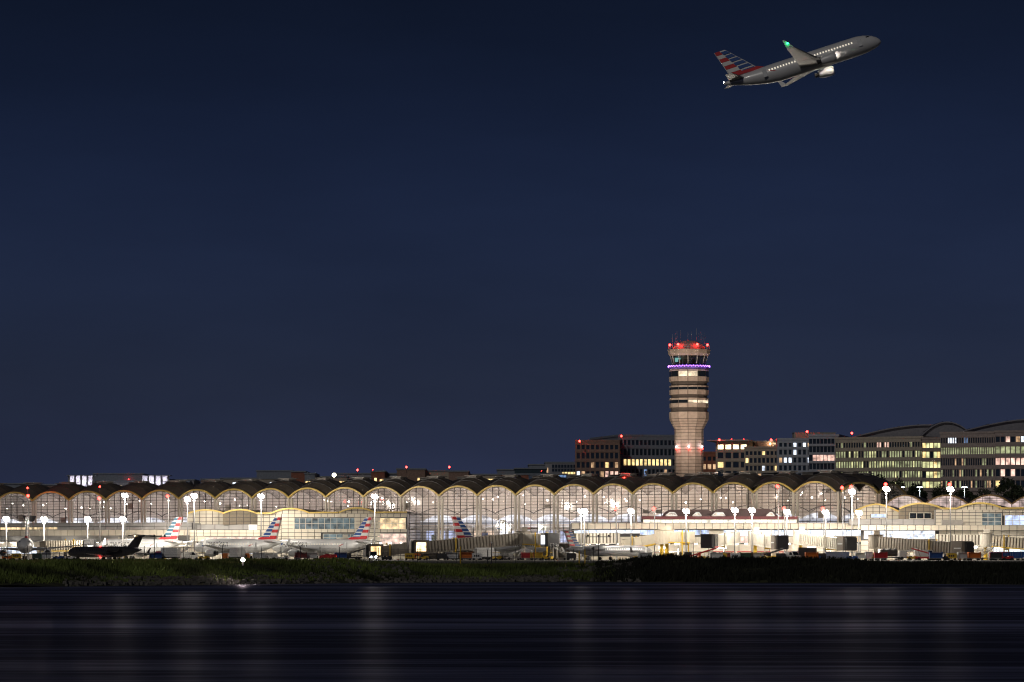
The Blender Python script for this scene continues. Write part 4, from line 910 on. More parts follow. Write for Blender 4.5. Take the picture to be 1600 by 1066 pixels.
def tail_flag(o, root, tip, cr, ct, th, blue, rows=7):
    cells = []
    nb = rows - 1
    for i in range(nb):
        h0 = .05 + .95 * i / nb; cells.append((h0, h0 + .95 / nb * .70, .04, .50, blue))
    for i in range(rows):
        h0 = .05 + .95 * i / rows; cells.append((h0, h0 + .95 / rows * .96, .53, .98, M_flagred if i % 2 == 0 else M_white))
    for h0, h1, s0, s1, m in cells:
        t1 = cr * th * .5 + .01; sk = .05
        pts = [fin_side(root, tip, cr, ct, s0, h0), fin_side(root, tip, cr, ct, s1 + sk, h0) if s1 < .9 else fin_side(root, tip, cr, ct, s1, h0), fin_side(root, tip, cr, ct, s1, h1), fin_side(root, tip, cr, ct, s0 + (0 if s0 > .5 else .02), h1)]
        for sg in (1, -1):
            MB().prism([p + Vector((0, sg * t1, 0)) for p in pts], (0, sg * .03, 0)).build('tail_stripe', m, o, fix=True)
def airliner(label, loc, rz, L=33.8, gear=True, flag=M_flagblue, titles=True, cat='airliner', group='parked airliners', night=True, name='parked_airliner'):
    o = thing(name, label, cat, loc, rz, group); Rr, zc = 1.98, 3.75; nose, tail, up = 6.2, 11.5, 1.15
    rings = fus_rings(L, Rr, zc, nose, tail, up)
    fu = MB().loft(rings).build('fuselage', M_silver, o, smooth=True)
    # windows, cockpit, doors
    win = MB(); x = L / 2 - 6.2
    while x > -L / 2 + 9.5:
        for sg in (1, -1):
            y = sg * math.sqrt(Rr ** 2 - .55 ** 2) * 1.004; win.box((x, y, zc + .6), (.24, .05, .34))
        x -= .62
    w_ = win.build('cabin_window', emit('cabin_glow', (1, .9, .72), .9) if night else M_dglass, fu, fix=False); w_['kind'] = 'stuff'
    ck = MB()
    for sg in (1, -1):
        ck.add([(L / 2 - 1.5, sg * .15, zc + .70), (L / 2 - 1.75, sg * .95, zc + .62), (L / 2 - 2.35, sg * 1.0, zc + 1.16), (L / 2 - 2.1, sg * .18, zc + 1.28)], [(0, 1, 2, 3)])
        ck.add([(L / 2 - 1.85, sg * 1.08, zc + .60), (L / 2 - 2.9, sg * 1.5, zc + .62), (L / 2 - 3.0, sg * 1.33, zc + 1.12), (L / 2 - 2.45, sg * 1.12, zc + 1.15)], [(0, 1, 2, 3)])
    ck.build('cockpit_window', M_dglass, fu, fix=False)
    for sg in (1, -1):
        for x in (L / 2 - 4.6, -L / 2 + 8.5):
            y = sg * Rr * 1.0; MB().box((x, y * .995, zc + .25), (.85, .06, 1.7)).build('cabin_door', M_pgrey, fu)
    # wings
    for sg in (1, -1):
        wg = MB(); xr = L / 2 - 11.3 - (L - 33.8) * .35
        aerofoil(wg, (xr, sg * 1.4, 2.75), (xr - 3.4, sg * 6.2, 3.1), 6.6, 4.0, .12); aerofoil(wg, (xr - 3.4, sg * 6.2, 3.1), (xr - 8.2, sg * 16.6, 4.1), 4.0, 1.5, .11)
        w = wg.build('wing', mat('wing_grey', (.42, .43, .45), .4, .2), o)
        tipw = MB(); aerofoil(tipw, (xr - 8.2, sg * 16.6, 4.1), (xr - 9.6, sg * 17.0, 5.9), 1.4, .5, .09, False); tipw.build('winglet', M_silver, w)
        e = MB().lathe([(0, .75), (.12, .98), (.9, 1.08), (2.2, 1.02), (3.3, .75)], 'X', (xr - 1.6, sg * 5.75, 1.85), 18, False)
        e.v = [(2 * (xr - 1.6) - a + 2.3 - 0.0, b, c) for a, b, c in e.v]
        en = e.build('engine_cowl', M_silver, o, smooth=True)
        MB().lathe([(0, .9), (.05, .9)], 'X', (xr + .3, sg * 5.75, 1.85), 18).build('engine_fan', M_dark, en); MB().lathe([(0, .55), (1.2, .3)], 'X', (xr - 3.4, sg * 5.75, 1.85), 12).build('engine_core', M_dark, en)
        MB().prism([(xr - .6, sg * 5.65, 2.8), (xr - 3.6, sg * 5.65, 2.9), (xr - 3.9, sg * 5.65, 3.2), (xr - 2.0, sg * 5.65, 3.15)], (0, .2, 0)).build('engine_pylon', M_silver, en)
        hs = MB(); aerofoil(hs, (-L / 2 + 4.6, sg * .4, zc + .95), (-L / 2 + 1.6, sg * 6.2, zc + 1.5), 3.4, 1.4, .09); hs.build('tailplane', mat('wing_grey', (.42, .43, .45), .4), o)
    # fin with striped paint
    root, tip = (-L / 2 + 8.2, 0, zc + 1.75), (-L / 2 + 2.4, 0, zc + 8.0); cr, ct, th = 6.4, 2.4, .085
    fm = MB(); aerofoil(fm, root, tip, cr, ct, th, True); fn = fm.build('tail_fin', M_white, o); tail_flag(fn, root, tip, cr, ct, th * .94, flag)
    rb = MB()
    for sg in (1, -1):   # red sweep on the rear fuselage
        pts = []
        for x, h0 in ((-L / 2 + 11.0, -.05), (-L / 2 + 9.8, .45), (-L / 2 + 3.0, .75), (-L / 2 + 2.4, .25)):
            t = max(0, 1 - (x + L / 2) / tail); r = Rr * (1 - .86 * t ** 1.5) + .03; z = zc + up * t ** 1.4; hh = h0 * min(1, r * .8); pts.append((x, sg * math.sqrt(max(.01, r * r - hh * hh)), z + hh))
        rb.add(pts, [(0, 1, 2, 3)])
    rb.build('red_sweep', M_flagred, fu, fix=False)
    MB().prism([(-L / 2 + 9.3, -.35, zc + 1.82), (-L / 2 + 2.2, -.35, zc + 1.95), (-L / 2 + 2.4, -.35, zc + 2.55), (-L / 2 + 7.6, -.35, zc + 2.55)], (0, .7, 0)).build('fin_foot', M_flagred, fn)
    if titles:
        for sg in (1, -1):
            def place(a, b, sg=sg):
                hh = b - .05; x = (L / 2 - 5.4 - a) if sg > 0 else (L / 2 - 16.0 + a); return Vector((x, sg * (math.sqrt(max(.05, Rr ** 2 - (hh * .97) ** 2)) + .035), zc + hh * .97))
            merge_mesh_text('American', 2.5, M_letter, fu, place)
            MB().prism([(L / 2 - 4.4, sg * 1.78, zc + .1), (L / 2 - 5.4, sg * 1.93, zc + .1), (L / 2 - 5.7, sg * 1.80, zc + .9), (L / 2 - 5.0, sg * 1.76, zc + .9)], (0, sg * .1, 0)).build('nose_emblem', M_flagblue, fu)
    if gear:
        for x, y in ((L / 2 - 5.2, 0), (-1.2, 3.8), (-1.2, -3.8)):
            g = MB().tube((x, y, .5), (x, y, 2.6), .14, n=6).build('landing_gear', M_steel, o)
            for q in (-.35, .35): wheel(g, x, y + q, .55, .4)
    return o
def regional_jet(label, loc, rz, L=32.3, Rr=1.35, zc=2.35, span=11.6, finh=7.5, paint=M_silver, flag=M_flagblue, dark=False, title=None, glow=.9, name='parked_regional_jet'):
    o = thing(name, label, 'regional jet', loc, rz, 'parked regional jets'); tail = L * .30
    fu = MB().loft(fus_rings(L, Rr, zc, L * .17, tail, .55)).build('fuselage', paint, o, smooth=True)
    win = MB(); x = L / 2 - 5.6
    while x > -L / 2 + L * .34:
        for sg in (1, -1): win.box((x, sg * Rr * .94, zc + .48), (.26, .06, .32))
        x -= .80
    w_ = win.build('cabin_window', M_dglass if dark else emit('jet_cabin_glow', (1, .95, .85), 1.6), fu, fix=False); w_['kind'] = 'stuff'
    ck = MB()
    for sg in (1, -1):
        ck.add([(L / 2 - 1.25, sg * .12, zc + .45), (L / 2 - 1.6, sg * .7, zc + .40), (L / 2 - 2.2, sg * .72, zc + .82), (L / 2 - 1.95, sg * .14, zc + .90)], [(0, 1, 2, 3)])
    ck.build('cockpit_window', M_dglass, fu, fix=False)
    for sg in (1, -1): MB().box((L / 2 - 3.9, sg * Rr * .975, zc + .15), (.8, .08, 1.55)).build('cabin_door', M_pgrey if not dark else M_dark, fu)
    for sg in (1, -1):
        wg = MB(); aerofoil(wg, (.5, sg * .9, zc - .95), (-4.0, sg * span, zc - .35), 5.0, 1.2, .11); w = wg.build('wing', paint, o)
        tw = MB(); aerofoil(tw, (-4.0, sg * span, zc - .35), (-5.0, sg * (span + .35), zc + .95), 1.15, .45, .08); tw.build('winglet', paint if dark else M_dark, w)
        xe = -L / 2 + L * .29
        en = MB().lathe([(xe + 2.2, .55), (xe + 2.1, .68), (xe + 1.2, .74), (xe - .6, .70), (xe - 1.9, .48)], 'X', (0, sg * (Rr + .85), zc + .65), 16, False).build('engine_cowl', paint, o, smooth=True)
        MB().lathe([(xe + 1.9, .6), (xe + 1.95, .6)], 'X', (0, sg * (Rr + .85), zc + .65), 16).build('engine_fan', M_dark, en); MB().lathe([(xe - 2.3, .25), (xe - 1.7, .42)], 'X', (0, sg * (Rr + .85), zc + .65), 12).build('engine_core', M_dark, en)
        MB().box((xe + .2, sg * (Rr + .15), zc + .65), (2.0, 1.0, .25)).build('engine_pylon', paint, en)
    k = (finh - zc - 1.0) / 4.15
    root, tip = (-L / 2 + 5.4, 0, zc + 1.0), (-L / 2 + 1.6, 0, finh - .1); cr, ct, th = 4.3, 2.5, .10
    fm = MB(); aerofoil(fm, root, tip, cr, ct, th, True); fn = fm.build('tail_fin', paint if dark else M_white, o)
    if not dark: tail_flag(fn, root, tip, cr, ct, th * .94, flag, 7)
    hs = MB()
    for sg in (1, -1): aerofoil(hs, (-L / 2 + 2.2, sg * .02, finh), (-L / 2 + .2, sg * 4.3, finh - .1), 2.6, 1.2, .10)
    hs.build('tailplane', paint, o)
    if title:
        for sg in (1, -1):
            def place(a, b, sg=sg):
                hh = b - .35; x = (L / 2 - 5.2 - a) if sg > 0 else (L / 2 - 10.0 + a); return Vector((x, sg * (math.sqrt(max(.05, Rr ** 2 - hh ** 2)) + .035), zc + hh))
            merge_mesh_text(title, 1.0, M_letter, fu, place)
    for x, y in ((L / 2 - 3.6, 0), (-1.8, 1.9), (-1.8, -1.9)):
        g = MB().tube((x, y, .4), (x, y, zc - .8), .10, n=6).build('landing_gear', M_steel, o)
        for q in (-.22, .22): wheel(g, x, y + q, .4, .28)
    return o
def onap(u, d): return (PX(u, d), d, AP)
airliner('airliner with striped flag tail right behind the dark unlit jet', onap(217, 1062), R(140), flag=M_flagteal)
airliner('silver airliner with striped flag tail before the left gate pier, left of two lettered ones', onap(371, 1069), R(140))
airliner('long silver airliner with striped flag tail, right of the two lettered ones', onap(503, 1076), R(140), L=38)
airliner('airliner facing right, striped tail rising above the big ribbed jet bridge', onap(781, 1050), R(40))
airliner('airliner seen nose-on at the left edge of the apron', onap(40, 1004), R(-84), flag=M_flagteal)
J1 = regional_jet('dark unlit regional jet with red beacons before the leftmost gates', onap(163, 966), R(139), L=26.8, Rr=1.32, zc=2.1, span=10.6, finh=6.3, paint=mat('dark_unlit_jet_paint', (.035, .033, .035), .35, coat=.4), dark=True)  # one dark paint carries both the livery and the backlit shade
for p in ((1.5, 0, 3.5), (1.5, 0, .75)):
    MB().ball(p, .22, 8, 6).build('beacon', E_red, J1); lamp('POINT', J1, (p[0], p[1] + .4, p[2] + (.3 if p[2] > 2 else -.2)), 40, (1, .02, .02), .12)
MB().ball((-11.6, .5, 6.1), .14, 8, 6).build('tail_lamp', E_warm, J1)
regional_jet('silver regional jet facing right with small striped tail beside the lit bridge cab', onap(953, 979), R(46), paint=mat('grey_jet_paint', (.30, .31, .33), .36, .1, coat=.3), title='American')

# the departing airliner, shown where it was on its climb-out path
def climbing():
    d = 800; o = airliner('airliner climbing away to the upper right, wing lights lit', P3(1255, 88, d), 0, gear=False, name='flying_airliner', group=None, titles=False, night=True)
    o.matrix_world = Matrix.Translation(P3(1255, 100, d)) @ Matrix.Rotation(R(-18), 4, 'Y') @ Matrix.Rotation(R(-7), 4, 'X') @ Matrix.Translation((0, 0, -3.75))
    for p, m, s in (((-3.6, -17.1, 5.0), emit('nav_green', (.02, 1, .25), 16), .16), ((-3.6, 17.1, 5.0), emit('nav_red', (1, .02, .03), 16), .16), ((-16.9, 0, 5.2), emit('nav_white', (1, .95, .9), 30), .12), ((6.2, -1.9, 2.9), emit('landing_lamp', (1, .86, .74), 120), .36), ((6.2, 1.9, 2.9), emit('landing_lamp', (1, .86, .74), 120), .36)):
        MB().ball(p, s, 8, 6).build('nav_lamp', m, o)
    return o
climbing()
# ================================================================== JET BRIDGES
M_bridge = mat('bridge_beige', (.50, .45, .36), .5, var=.06); M_bridgew = mat('bridge_white', (.66, .62, .54), .5, var=.05); M_bridgeg = mat('bridge_grey', (.27, .24, .20), .5, var=.08)
M_grooveshade = mat('rib_groove_shade', (.16, .14, .11), .6)  # tunnel core behind the ribs, darkened to paint shade into the grooves
M_cab = mat('cab_brown', (.13, .11, .09), .5); M_cabd = mat('cab_black', (.03, .03, .033), .45)
def bridge(label, A, B, m, rotunda=None, cab=None, cabm=M_cab, ribs=True, h=2.9, w=2.6, legs=True, cablit=None, stripe=None):
    """A, B: (u, v of tunnel mid-height, d) at both ends. rotunda/cab: 'A', 'B' or None says which end carries them."""
    a, b = P3(*A), P3(*B); o = thing('jet_bridge', label, 'jet bridge', (a.x, a.y, AP), 0, 'jet bridges')
    off = Vector((a.x, a.y, AP)); p, q = a - off, b - off; dirv = (q - p); Lb = dirv.length; dh = dirv.normalized(); hz = Vector((dh.x, dh.y, 0)).normalized(); sd = Vector((-hz.y, hz.x, 0))
    MB().beam(p, q, w - .4, h - .25).build('tunnel', M_grooveshade if ribs else m, o, fix=False)
    if ribs:
        rbm = MB(); up = Vector((0, 0, 1)); n = max(3, int(Lb / .85)); c = [Vector(x) for x in ((0, 0, 0),)]
        g = Vector((0, 0, 0)); rbm.beam(g - dh * .26, g + dh * .26, w, h); rme = rbm.mesh('rib'); rme.materials.append(m)
        for i in range(n): inst('rib', rme, o, p + dirv * ((i + .5) / n))
    else:
        for f in (.03, .5, .97): c = p + dirv * f; MB().beam(c - dh * .2, c + dh * .2, w + .05, h + .1).build('tunnel_frame', m, o, fix=False)
    rail = MB()
    for s in (1, -1): rail.beam(p + sd * s * (w / 2 + .05) - Vector((0, 0, h / 2 - .1)), q + sd * s * (w / 2 + .05) - Vector((0, 0, h / 2 - .1)), .14, .3)
    rail.build('bottom_rail', M_yellow if m is M_bridge else m, o, fix=False)
    if rotunda:
        c = p if rotunda == 'A' else q
        MB().lathe([(c.z - 1.7, 1.9), (c.z + 1.7, 1.9), (c.z + 1.85, 2.1), (c.z + 2.0, 2.1)], 'Z', (c.x, c.y, 0), 20).build('rotunda', m, o)
        MB().tube((c.x, c.y, 0), (c.x, c.y, c.z - 1.7), .55, .45, 12).build('rotunda_column', M_yellow if m is not M_bridgeg else M_cream, o)
        MB().box((c.x + .3, c.y, c.z + 2.5), (1.5, 1.3, 1.0)).build('roof_unit', m, o)
    if cab:
        c, dd = (p, -hz) if cab == 'A' else (q, hz)
        cb = MB(); ce = c + dd * 2.1; rz = math.atan2(dd.y, dd.x)
        pr = [(-2.1, -1.7), (1.2, -1.9), (1.9, -1.5), (1.9, 1.5), (1.2, 1.9), (-2.1, 1.7)]; cs, sn = math.cos(rz), math.sin(rz)
        cb.prism([(ce.x + x * cs - y * sn, ce.y + x * sn + y * cs, ce.z - 1.75) for x, y in pr], (0, 0, 3.4)); cbo = cb.build('cab', cabm, o)
        rf = MB(); rf.prism([(ce.x + 1.05 * (x * cs - y * sn), ce.y + 1.05 * (x * sn + y * cs), ce.z + 1.67) for x, y in pr], (0, 0, .18)); rf.build('cab_roof', cabm, cbo)
        # camera-side window or panel
        side = -1 if sd.y > 0 else 1
        nx, ny = -sn * (1.84) , cs * (1.84)
        if ny > 0: nx, ny = -nx, -ny
        def quad(x0, x1, z0, z1, push, mm, nm):
            P = [Vector((ce.x + x * cs + nx * (1 + push), ce.y + x * sn + ny * (1 + push), ce.z + z)) for x, z in ((x0, z0), (x1, z0), (x1, z1), (x0, z1))]
            MB().prism(P, Vector((nx, ny, 0)).normalized() * .06).build(nm, mm, cbo)
        if cablit: quad(-1.3, 1.3, -1.1, 1.2, .02, cablit, 'cab_window')
        else: quad(-1.2, .9, -.15, .15, .02, M_pgrey, 'cab_stripe')
        if stripe: quad(-2.0, 1.4, -1.6, -1.25, .02, stripe, 'cab_band')
        fl = MB()   # bellows hood at the aircraft end
        for i in range(4): e_ = ce + dd * (1.95 + .18 * i); fl.beam(e_ - dd * .06, e_ + dd * .06, 3.3 - .1 * i, 3.3 - .1 * i)
        fl.build('bellows', M_cabd, cbo, fix=False)
    if legs:
        c = p.lerp(q, .72 if rotunda == 'A' or cab == 'B' else .28)
        for s in (1, -1):
            g = c + sd * s * (w / 2 + .35); lg = MB().beam((g.x, g.y, .6), (g.x, g.y, c.z + 1.9), .32).build('drive_leg', M_yellow if m is not M_bridgew else M_cream, o)
            wheel(lg, g.x, g.y + .2 * s, .55, .4)
        ax = MB(); ax.beam(c + sd * (w / 2 + .4) + Vector((0, 0, -c.z + .9)), c - sd * (w / 2 + .4) + Vector((0, 0, -c.z + .9)), .5); ax.beam(c + sd * (w / 2 + .4) + Vector((0, 0, -h / 2 - .3)), c - sd * (w / 2 + .4) + Vector((0, 0, -h / 2 - .3)), .4); ax.build('axle_beam', M_yellow, o)
        bx = MB().box((c.x - 1.1, c.y, 1.5), (.9, 1.2, 1.3)).build('control_box', M_dark, o)
    return o
bridge('beige ribbed jet bridge beside the nose-on airliner at the far left', (66, 853.5, 1030), (125, 853, 1040), M_bridge, None, 'B', M_cabd)
bridge('pale ribbed jet bridge behind the dark regional jet', (166, 850, 1085), (256, 851, 1100), M_bridgew, 'B', None)
bridge('pale ribbed jet bridge behind the right lettered airliner', (436, 851, 1098), (538, 852, 1094), M_bridgew, 'B', None)
bridge('short grey smooth jet bridge with lit cab right of the lettered airliners', (634, 856, 1018), (596, 861, 1016), M_bridgeg, None, 'B', M_cab, ribs=False, cablit=lit_window('cab_room', (1, .66, .3), 2.2))
bridge('long dark brown ribbed jet bridge with lit cab, rising to the right', (668, 855, 1000), (818, 841.5, 1006), M_bridgeg, 'B', 'A', M_cab, h=3.2, cablit=lit_window('cab_room_bright', (1, .72, .38), 4))
bridge('smooth beige jet bridge ending in a dark cab with a glowing white screen', (824, 842, 1004), (854, 844, 992), M_bridge, None, 'B', M_cabd, ribs=False, h=3.0, cablit=emit('cab_screen_white', (.85, .88, 1), 1.6))
bridge('white ribbed jet bridge behind the silver regional jet', (898, 842, 1000), (968, 841, 1002), M_bridgew, None, None)
bridge('smooth beige jet bridge sloping up to the right before the maroon pavilion', (974, 852, 1002), (1034, 840.5, 998), M_bridge, 'B', None, ribs=False)
bridge('level beige jet bridge with black cab banded in red', (1042, 839.5, 994), (1082, 840, 990), M_bridge, 'A', None, ribs=False, h=2.9)
bridge('white ribbed jet bridge joined to the black red-banded cab', (1150, 840, 1000), (1112, 846, 980), M_bridgew, None, 'B', M_cabd, stripe=M_red, cablit=M_dglass)
bridge('white ribbed jet bridge ending in a brown cab, left of two alike', (1180, 842, 998), (1214, 848, 982), M_bridgew, 'A', 'B', M_cab)
bridge('white ribbed jet bridge ending in a brown cab, right of two alike', (1251, 842, 998), (1316, 850, 980), M_bridgew, 'A', 'B', M_cab)
bridge('long beige ribbed jet bridge sloping down to the right, nearest the right edge', (1368, 847.5, 985), (1493, 857, 968), M_bridgeg, 'A', 'B', M_cab, h=3.1)
bridge('pale ribbed jet bridge behind the long sloping one at the right', (1462, 843.5, 996), (1540, 844.5, 994), M_bridgew, 'B', None)
bridge('beige ribbed jet bridge cut by the right edge of the picture', (1552, 846, 990), (1625, 852, 984), M_bridge, None, None)

# ================================================================== FLOODLIGHT MASTS
M_pole = mat('mast_steel', (.26, .26, .26), .5, .3)
def mast(label, u, v, d, kind='flood', power=9000, red=False, base=None, aim=(0, -.25, -1), n=6, s=1.0):
    z0 = AP if base is None else base; top = PZ(v, d) - z0; o = thing('floodlight_mast' if kind == 'flood' else 'beacon_mast', label, 'mast', (PX(u, d), d, z0), 0, 'apron masts')
    MB().tube((0, 0, 0), (0, 0, top), .19, .12, 8).build('pole', M_pole, o)
    MB().tube((0, 0, top - .9), (0, 0, top - .75), .4, .4, 10).build('head_ring', M_steel, o)
    if kind == 'flood':
        me = MB().ball((0, 0, 0), .55 * s, 10, 6, 1.1).mesh('flood_lamp'); me.materials.append(E_flood)
        for i in range(n):
            an = 2 * math.pi * i / n; inst('flood_lamp', me, o, (.75 * s * math.cos(an), .75 * s * math.sin(an), top + .2 + .35 * (i % 2)))
        MB().tube((0, 0, top - .3), (0, 0, top - .1), .45 * s, .45 * s, 12).build('crossarm', M_steel, o)
        lamp('POINT', o, (0, -1.6, top - .6), power, (1, .90, .76), .3)
    if red or kind != 'flood':
        zz = top + (1.6 if kind == 'flood' else .4); MB().ball((-.2, 0, zz), .42, 8, 6).build('obstruction_light', E_red, o); MB().tube((-.2, 0, top), (-.2, 0, zz), .06, n=5).build('light_stem', M_steel, o)
        lamp('POINT', o, (-.2, -.7, zz), 60, (1, .03, .02), .2)
for u, v, d, red, l in ((195, 776.5, 1100, False, 'tall floodlight mast rising before the fourth vault from the left'), (293, 782, 1098, False, 'shorter of a pair of tall floodlight masts left of the gate pier'), (303.5, 777, 1085, False, 'taller of a pair of tall floodlight masts left of the gate pier'), (408, 777.5, 1095, False, 'tall floodlight mast above the lettered airliner left of the pier'), (585.5, 778, 1092, False, 'tall floodlight mast at the right end of the left gate pier'), (1331, 770.5, 1000, True, 'tall floodlight mast with a red light where the last tall vault ends'), (1385, 766.5, 995, True, 'tall floodlight mast before the right gate pier, left of two'), (1485, 767, 996, True, 'tall floodlight mast before the right gate pier, right of two')):
    mast(l, u, v, {303.5: 1036, 585.5: 1040, 1331: 985, 1385: 985, 1485: 984}.get(u, d), 'flood', {303.5: 13000, 585.5: 20000, 408: 13000, 293: 12000, 195: 12000}.get(u, 9000), red, s=.72)
for u, v, d, l in ((10, 813, 1110, 'short floodlight mast at the far left edge'), (69, 813.5, 1108, 'short floodlight mast with second place from the left edge'), (137, 813.5, 1104, 'short floodlight mast before the third vault from the left'), (192, 813.5, 1100, 'short floodlight mast below the tall one at the fourth vault'),
        (908, 801, 998, 'left of a close pair of short masts at the left end of the right concourse'), (913, 801, 997, 'right of a close pair of short masts at the left end of the right concourse'), (986, 801, 997, 'short floodlight mast just left of the maroon pavilion'), (1072, 801, 997, 'short floodlight mast before the left hump of the maroon pavilion'), (1148, 799.5, 996, 'left of two brightest short masts before the maroon pavilion'), (1175, 799.5, 996, 'right of two brightest short masts before the maroon pavilion'), (1229.5, 802, 997, 'short floodlight mast right of the maroon pavilion'), (1290, 803, 997, 'short floodlight mast before the second-last tall vault'), (1342, 803.5, 996, 'short floodlight mast at the left start of the right gate pier')):
    mast(l, u, v, {10: 1042, 69: 1046, 137: 1040, 192: 1040}.get(u, 987), 'flood', 12000 if u < 300 else 4800, False, n=6, s=.7)
for u, v, d, b, l in ((45, 777, 1100, None, 'white pole with red light before the first vault at the left'), (263, 777.5, 1098, None, 'white pole with red light before the fifth vault'), (156, 781, 1100, None, 'white pole with red light before the third vault at the left'), (963, 797.5, 1000, None, 'short pole with red light left of the maroon pavilion, left of two'), (1023, 797.5, 1000, None, 'short pole with red light above the maroon fascia end'), (1216, 762.5, 1000, None, 'tall white pole with red light before the third-last tall vault'), (1317, 764.5, 1000, None, 'tall white pole with red light before the end of the last tall vault'), (1226, 797, 1000, None, 'short pole with faint red light right of the maroon pavilion'), (1287, 797.5, 1000, None, 'short pole with faint red light before the second-last vault')):
    mast(l, u, v, d, 'beacon')
for u, v, d, l in ((43, 762.5, 1190, 'red beacon on the roof of the first vault'), (156, 760.5, 1165, 'red beacon on the roof of the third vault'), (975, 746.5, 1070, 'red beacon on the hall roof left of the tower')):
    roof_beacon(u, v, d, l, .8, 700)

# ================================================================== GROUND EQUIPMENT
def wheels4(o, L, W, r=.3, w=.22):
    for x in (-L * .33, L * .33):
        for y in (-W / 2, W / 2): wheel(o, x, y, r, w)
def tug(label, u, d, m, rz=0):
    o = thing('baggage_tug', label, 'tug', onap(u, d), rz, 'ground service vehicles'); wheels4(o, 2.8, 1.4, .36)
    MB().prism([(-1.4, -.7, .35), (1.4, -.7, .35), (1.4, -.7, .95), (.3, -.7, 1.1), (.1, -.7, .8), (-1.0, -.7, .8), (-1.4, -.7, 1.0)], (0, 1.4, 0)).build('chassis', m, o)
    MB().box((-.5, 0, .95), (.6, 1.1, .3)).build('seat', M_dark, o); MB().box((-.4, 0, 2.0), (1.6, 1.35, .1)).build('canopy', m, o)
    ps = MB()
    for x, y in ((-1.1, -.6), (-1.1, .6), (.35, -.6), (.35, .6)): ps.tube((x, y, .8), (x, y, 2.0), .04, n=5)
    ps.build('canopy_posts', M_dark, o, fix=False)['kind'] = 'stuff'
def cart(label, u, d, m, rz=0, cover=None, L=3.2):
    o = thing('baggage_cart', label, 'cart', onap(u, d), rz, 'baggage carts'); wheels4(o, L, 1.4, .25)
    MB().box((0, 0, .5), (L, 1.5, .14)).build('deck', M_steel, o); MB().box((0, 0, 2.0), (L, 1.55, .1)).build('roof', m, o)
    for x in (-L / 2 + .05, L / 2 - .05): MB().box((x, 0, 1.25), (.1, 1.5, 1.4)).build('end_panel', m, o)
    MB().box((0, .3, 1.2), (L - .2, .7, 1.25)).build('curtain', cover or m, o)
    MB().tube((L / 2, 0, .4), (L / 2 + .9, 0, .35), .05, n=5).build('tow_bar', M_dark, o)
def container(label, u, d, m, rz=0):
    o = thing('cargo_container', label, 'container', onap(u, d), rz, 'cargo containers on dollies'); wheels4(o, 1.7, 1.4, .22)
    MB().box((0, 0, .42), (1.9, 1.6, .14)).build('dolly', M_steel, o)
    b = MB().prism([(-.8, -.75, .52), (.55, -.75, .52), (.95, -.75, 1.0), (.95, -.75, 2.15), (-.8, -.75, 2.15)], (0, 1.5, 0)).build('container_shell', m, o)
    fr = MB(); 
    for x in (-.78, .1, .93): fr.box((x, -.78, 1.55), (.07, .05, 1.2))
    fr.box((.08, -.78, 2.1), (1.75, .05, .08)); fr.build('container_frame', M_steel, b)
def loader(label, u, d, m, rz=0):
    o = thing('belt_loader', label, 'belt loader', onap(u, d), rz, 'belt loaders'); wheels4(o, 5, 1.7, .36)
    MB().box((0, 0, .65), (5.2, 1.7, .5)).build('chassis', m, o); MB().beam((-3.2, .2, 1.0), (3.6, .2, 2.9), .9, .22).build('belt', M_dark, o)
    fr = MB(); 
    for y in (-.3, .7): fr.beam((-3.2, y, 1.05), (3.6, y, 2.95), .1, .3)
    fr.build('belt_rail', m, o); MB().box((-1.2, -.5, 1.3), (1.1, .7, .8)).build('operator_cab', m, o)
    MB().beam((1.4, .2, .9), (2.0, .2, 2.4), .15).build('lift_strut', M_steel, o)
def van(label, u, d, m, rz=0, L=5.2, H=2.2, heads=False, name='service_van', cat='van'):
    o = thing(name, label, cat, onap(u, d), rz, 'ground service vehicles'); wheels4(o, L * 1.0, 1.8, .36, .25); h = L / 2
    MB().prism([(-h, -.9, .4), (h, -.9, .4), (h, -.9, 1.1), (h - .9, -.9, 1.25), (h - 1.6, -.9, H), (-h, -.9, H)], (0, 1.8, 0)).build('body', m, o)
    for y in (-.92, .92):
        MB().prism([(h - 1.15, y, 1.3), (h - 1.7, y, H - .15), (h - 2.6, y, H - .15), (h - 2.6, y, 1.3)], (0, .02, 0)).build('side_window', M_dglass, o)
    MB().prism([(h - .86, -.8, 1.28), (h - .86, .8, 1.28), (h - 1.52, .75, H - .1), (h - 1.52, -.75, H - .1)], (.05, 0, .02)).build('windscreen', M_dglass, o)
    for y in (-.65, .65): MB().box((h + .02, y, .85), (.06, .35, .22)).build('headlight', emit('headlight_on', (.9, .95, 1), 120) if heads else M_pgrey, o)
    for y in (-.7, .7): MB().box((-h - .02, y, .95), (.06, .2, .35)).build('tail_light', emit('tail_light_on', (1, .05, .03), 3), o)
    if heads: lamp('SPOT', o, (h + .3, 0, .9), 2500, (.9, .95, 1), .2, (1, 0, -.03), 70)
    return o
def box_truck(label, u, d, m, rz=0, m2=None):
    o = thing('service_truck', label, 'truck', onap(u, d), rz, 'ground service vehicles'); wheels4(o, 6.4, 2.0, .45, .3)
    MB().box((-.9, 0, 2.0), (4.6, 2.3, 2.4)).build('cargo_box', m, o); MB().box((0, 0, .65), (6.4, 1.9, .3)).build('chassis', M_dark, o)
    MB().prism([(1.5, -1.05, .7), (3.2, -1.05, .7), (3.2, -1.05, 1.5), (2.8, -1.05, 2.3), (1.5, -1.05, 2.3)], (0, 2.1, 0)).build('driver_cab', m2 or M_white, o)
    MB().prism([(3.0, -.9, 1.55), (3.0, .9, 1.55), (2.7, .9, 2.2), (2.7, -.9, 2.2)], (.3, 0, 0)).build('windscreen', M_dglass, o)
    for y in (-.75, .75): MB().box((3.22, y, .95), (.06, .35, .2)).build('headlight', M_pgrey, o)
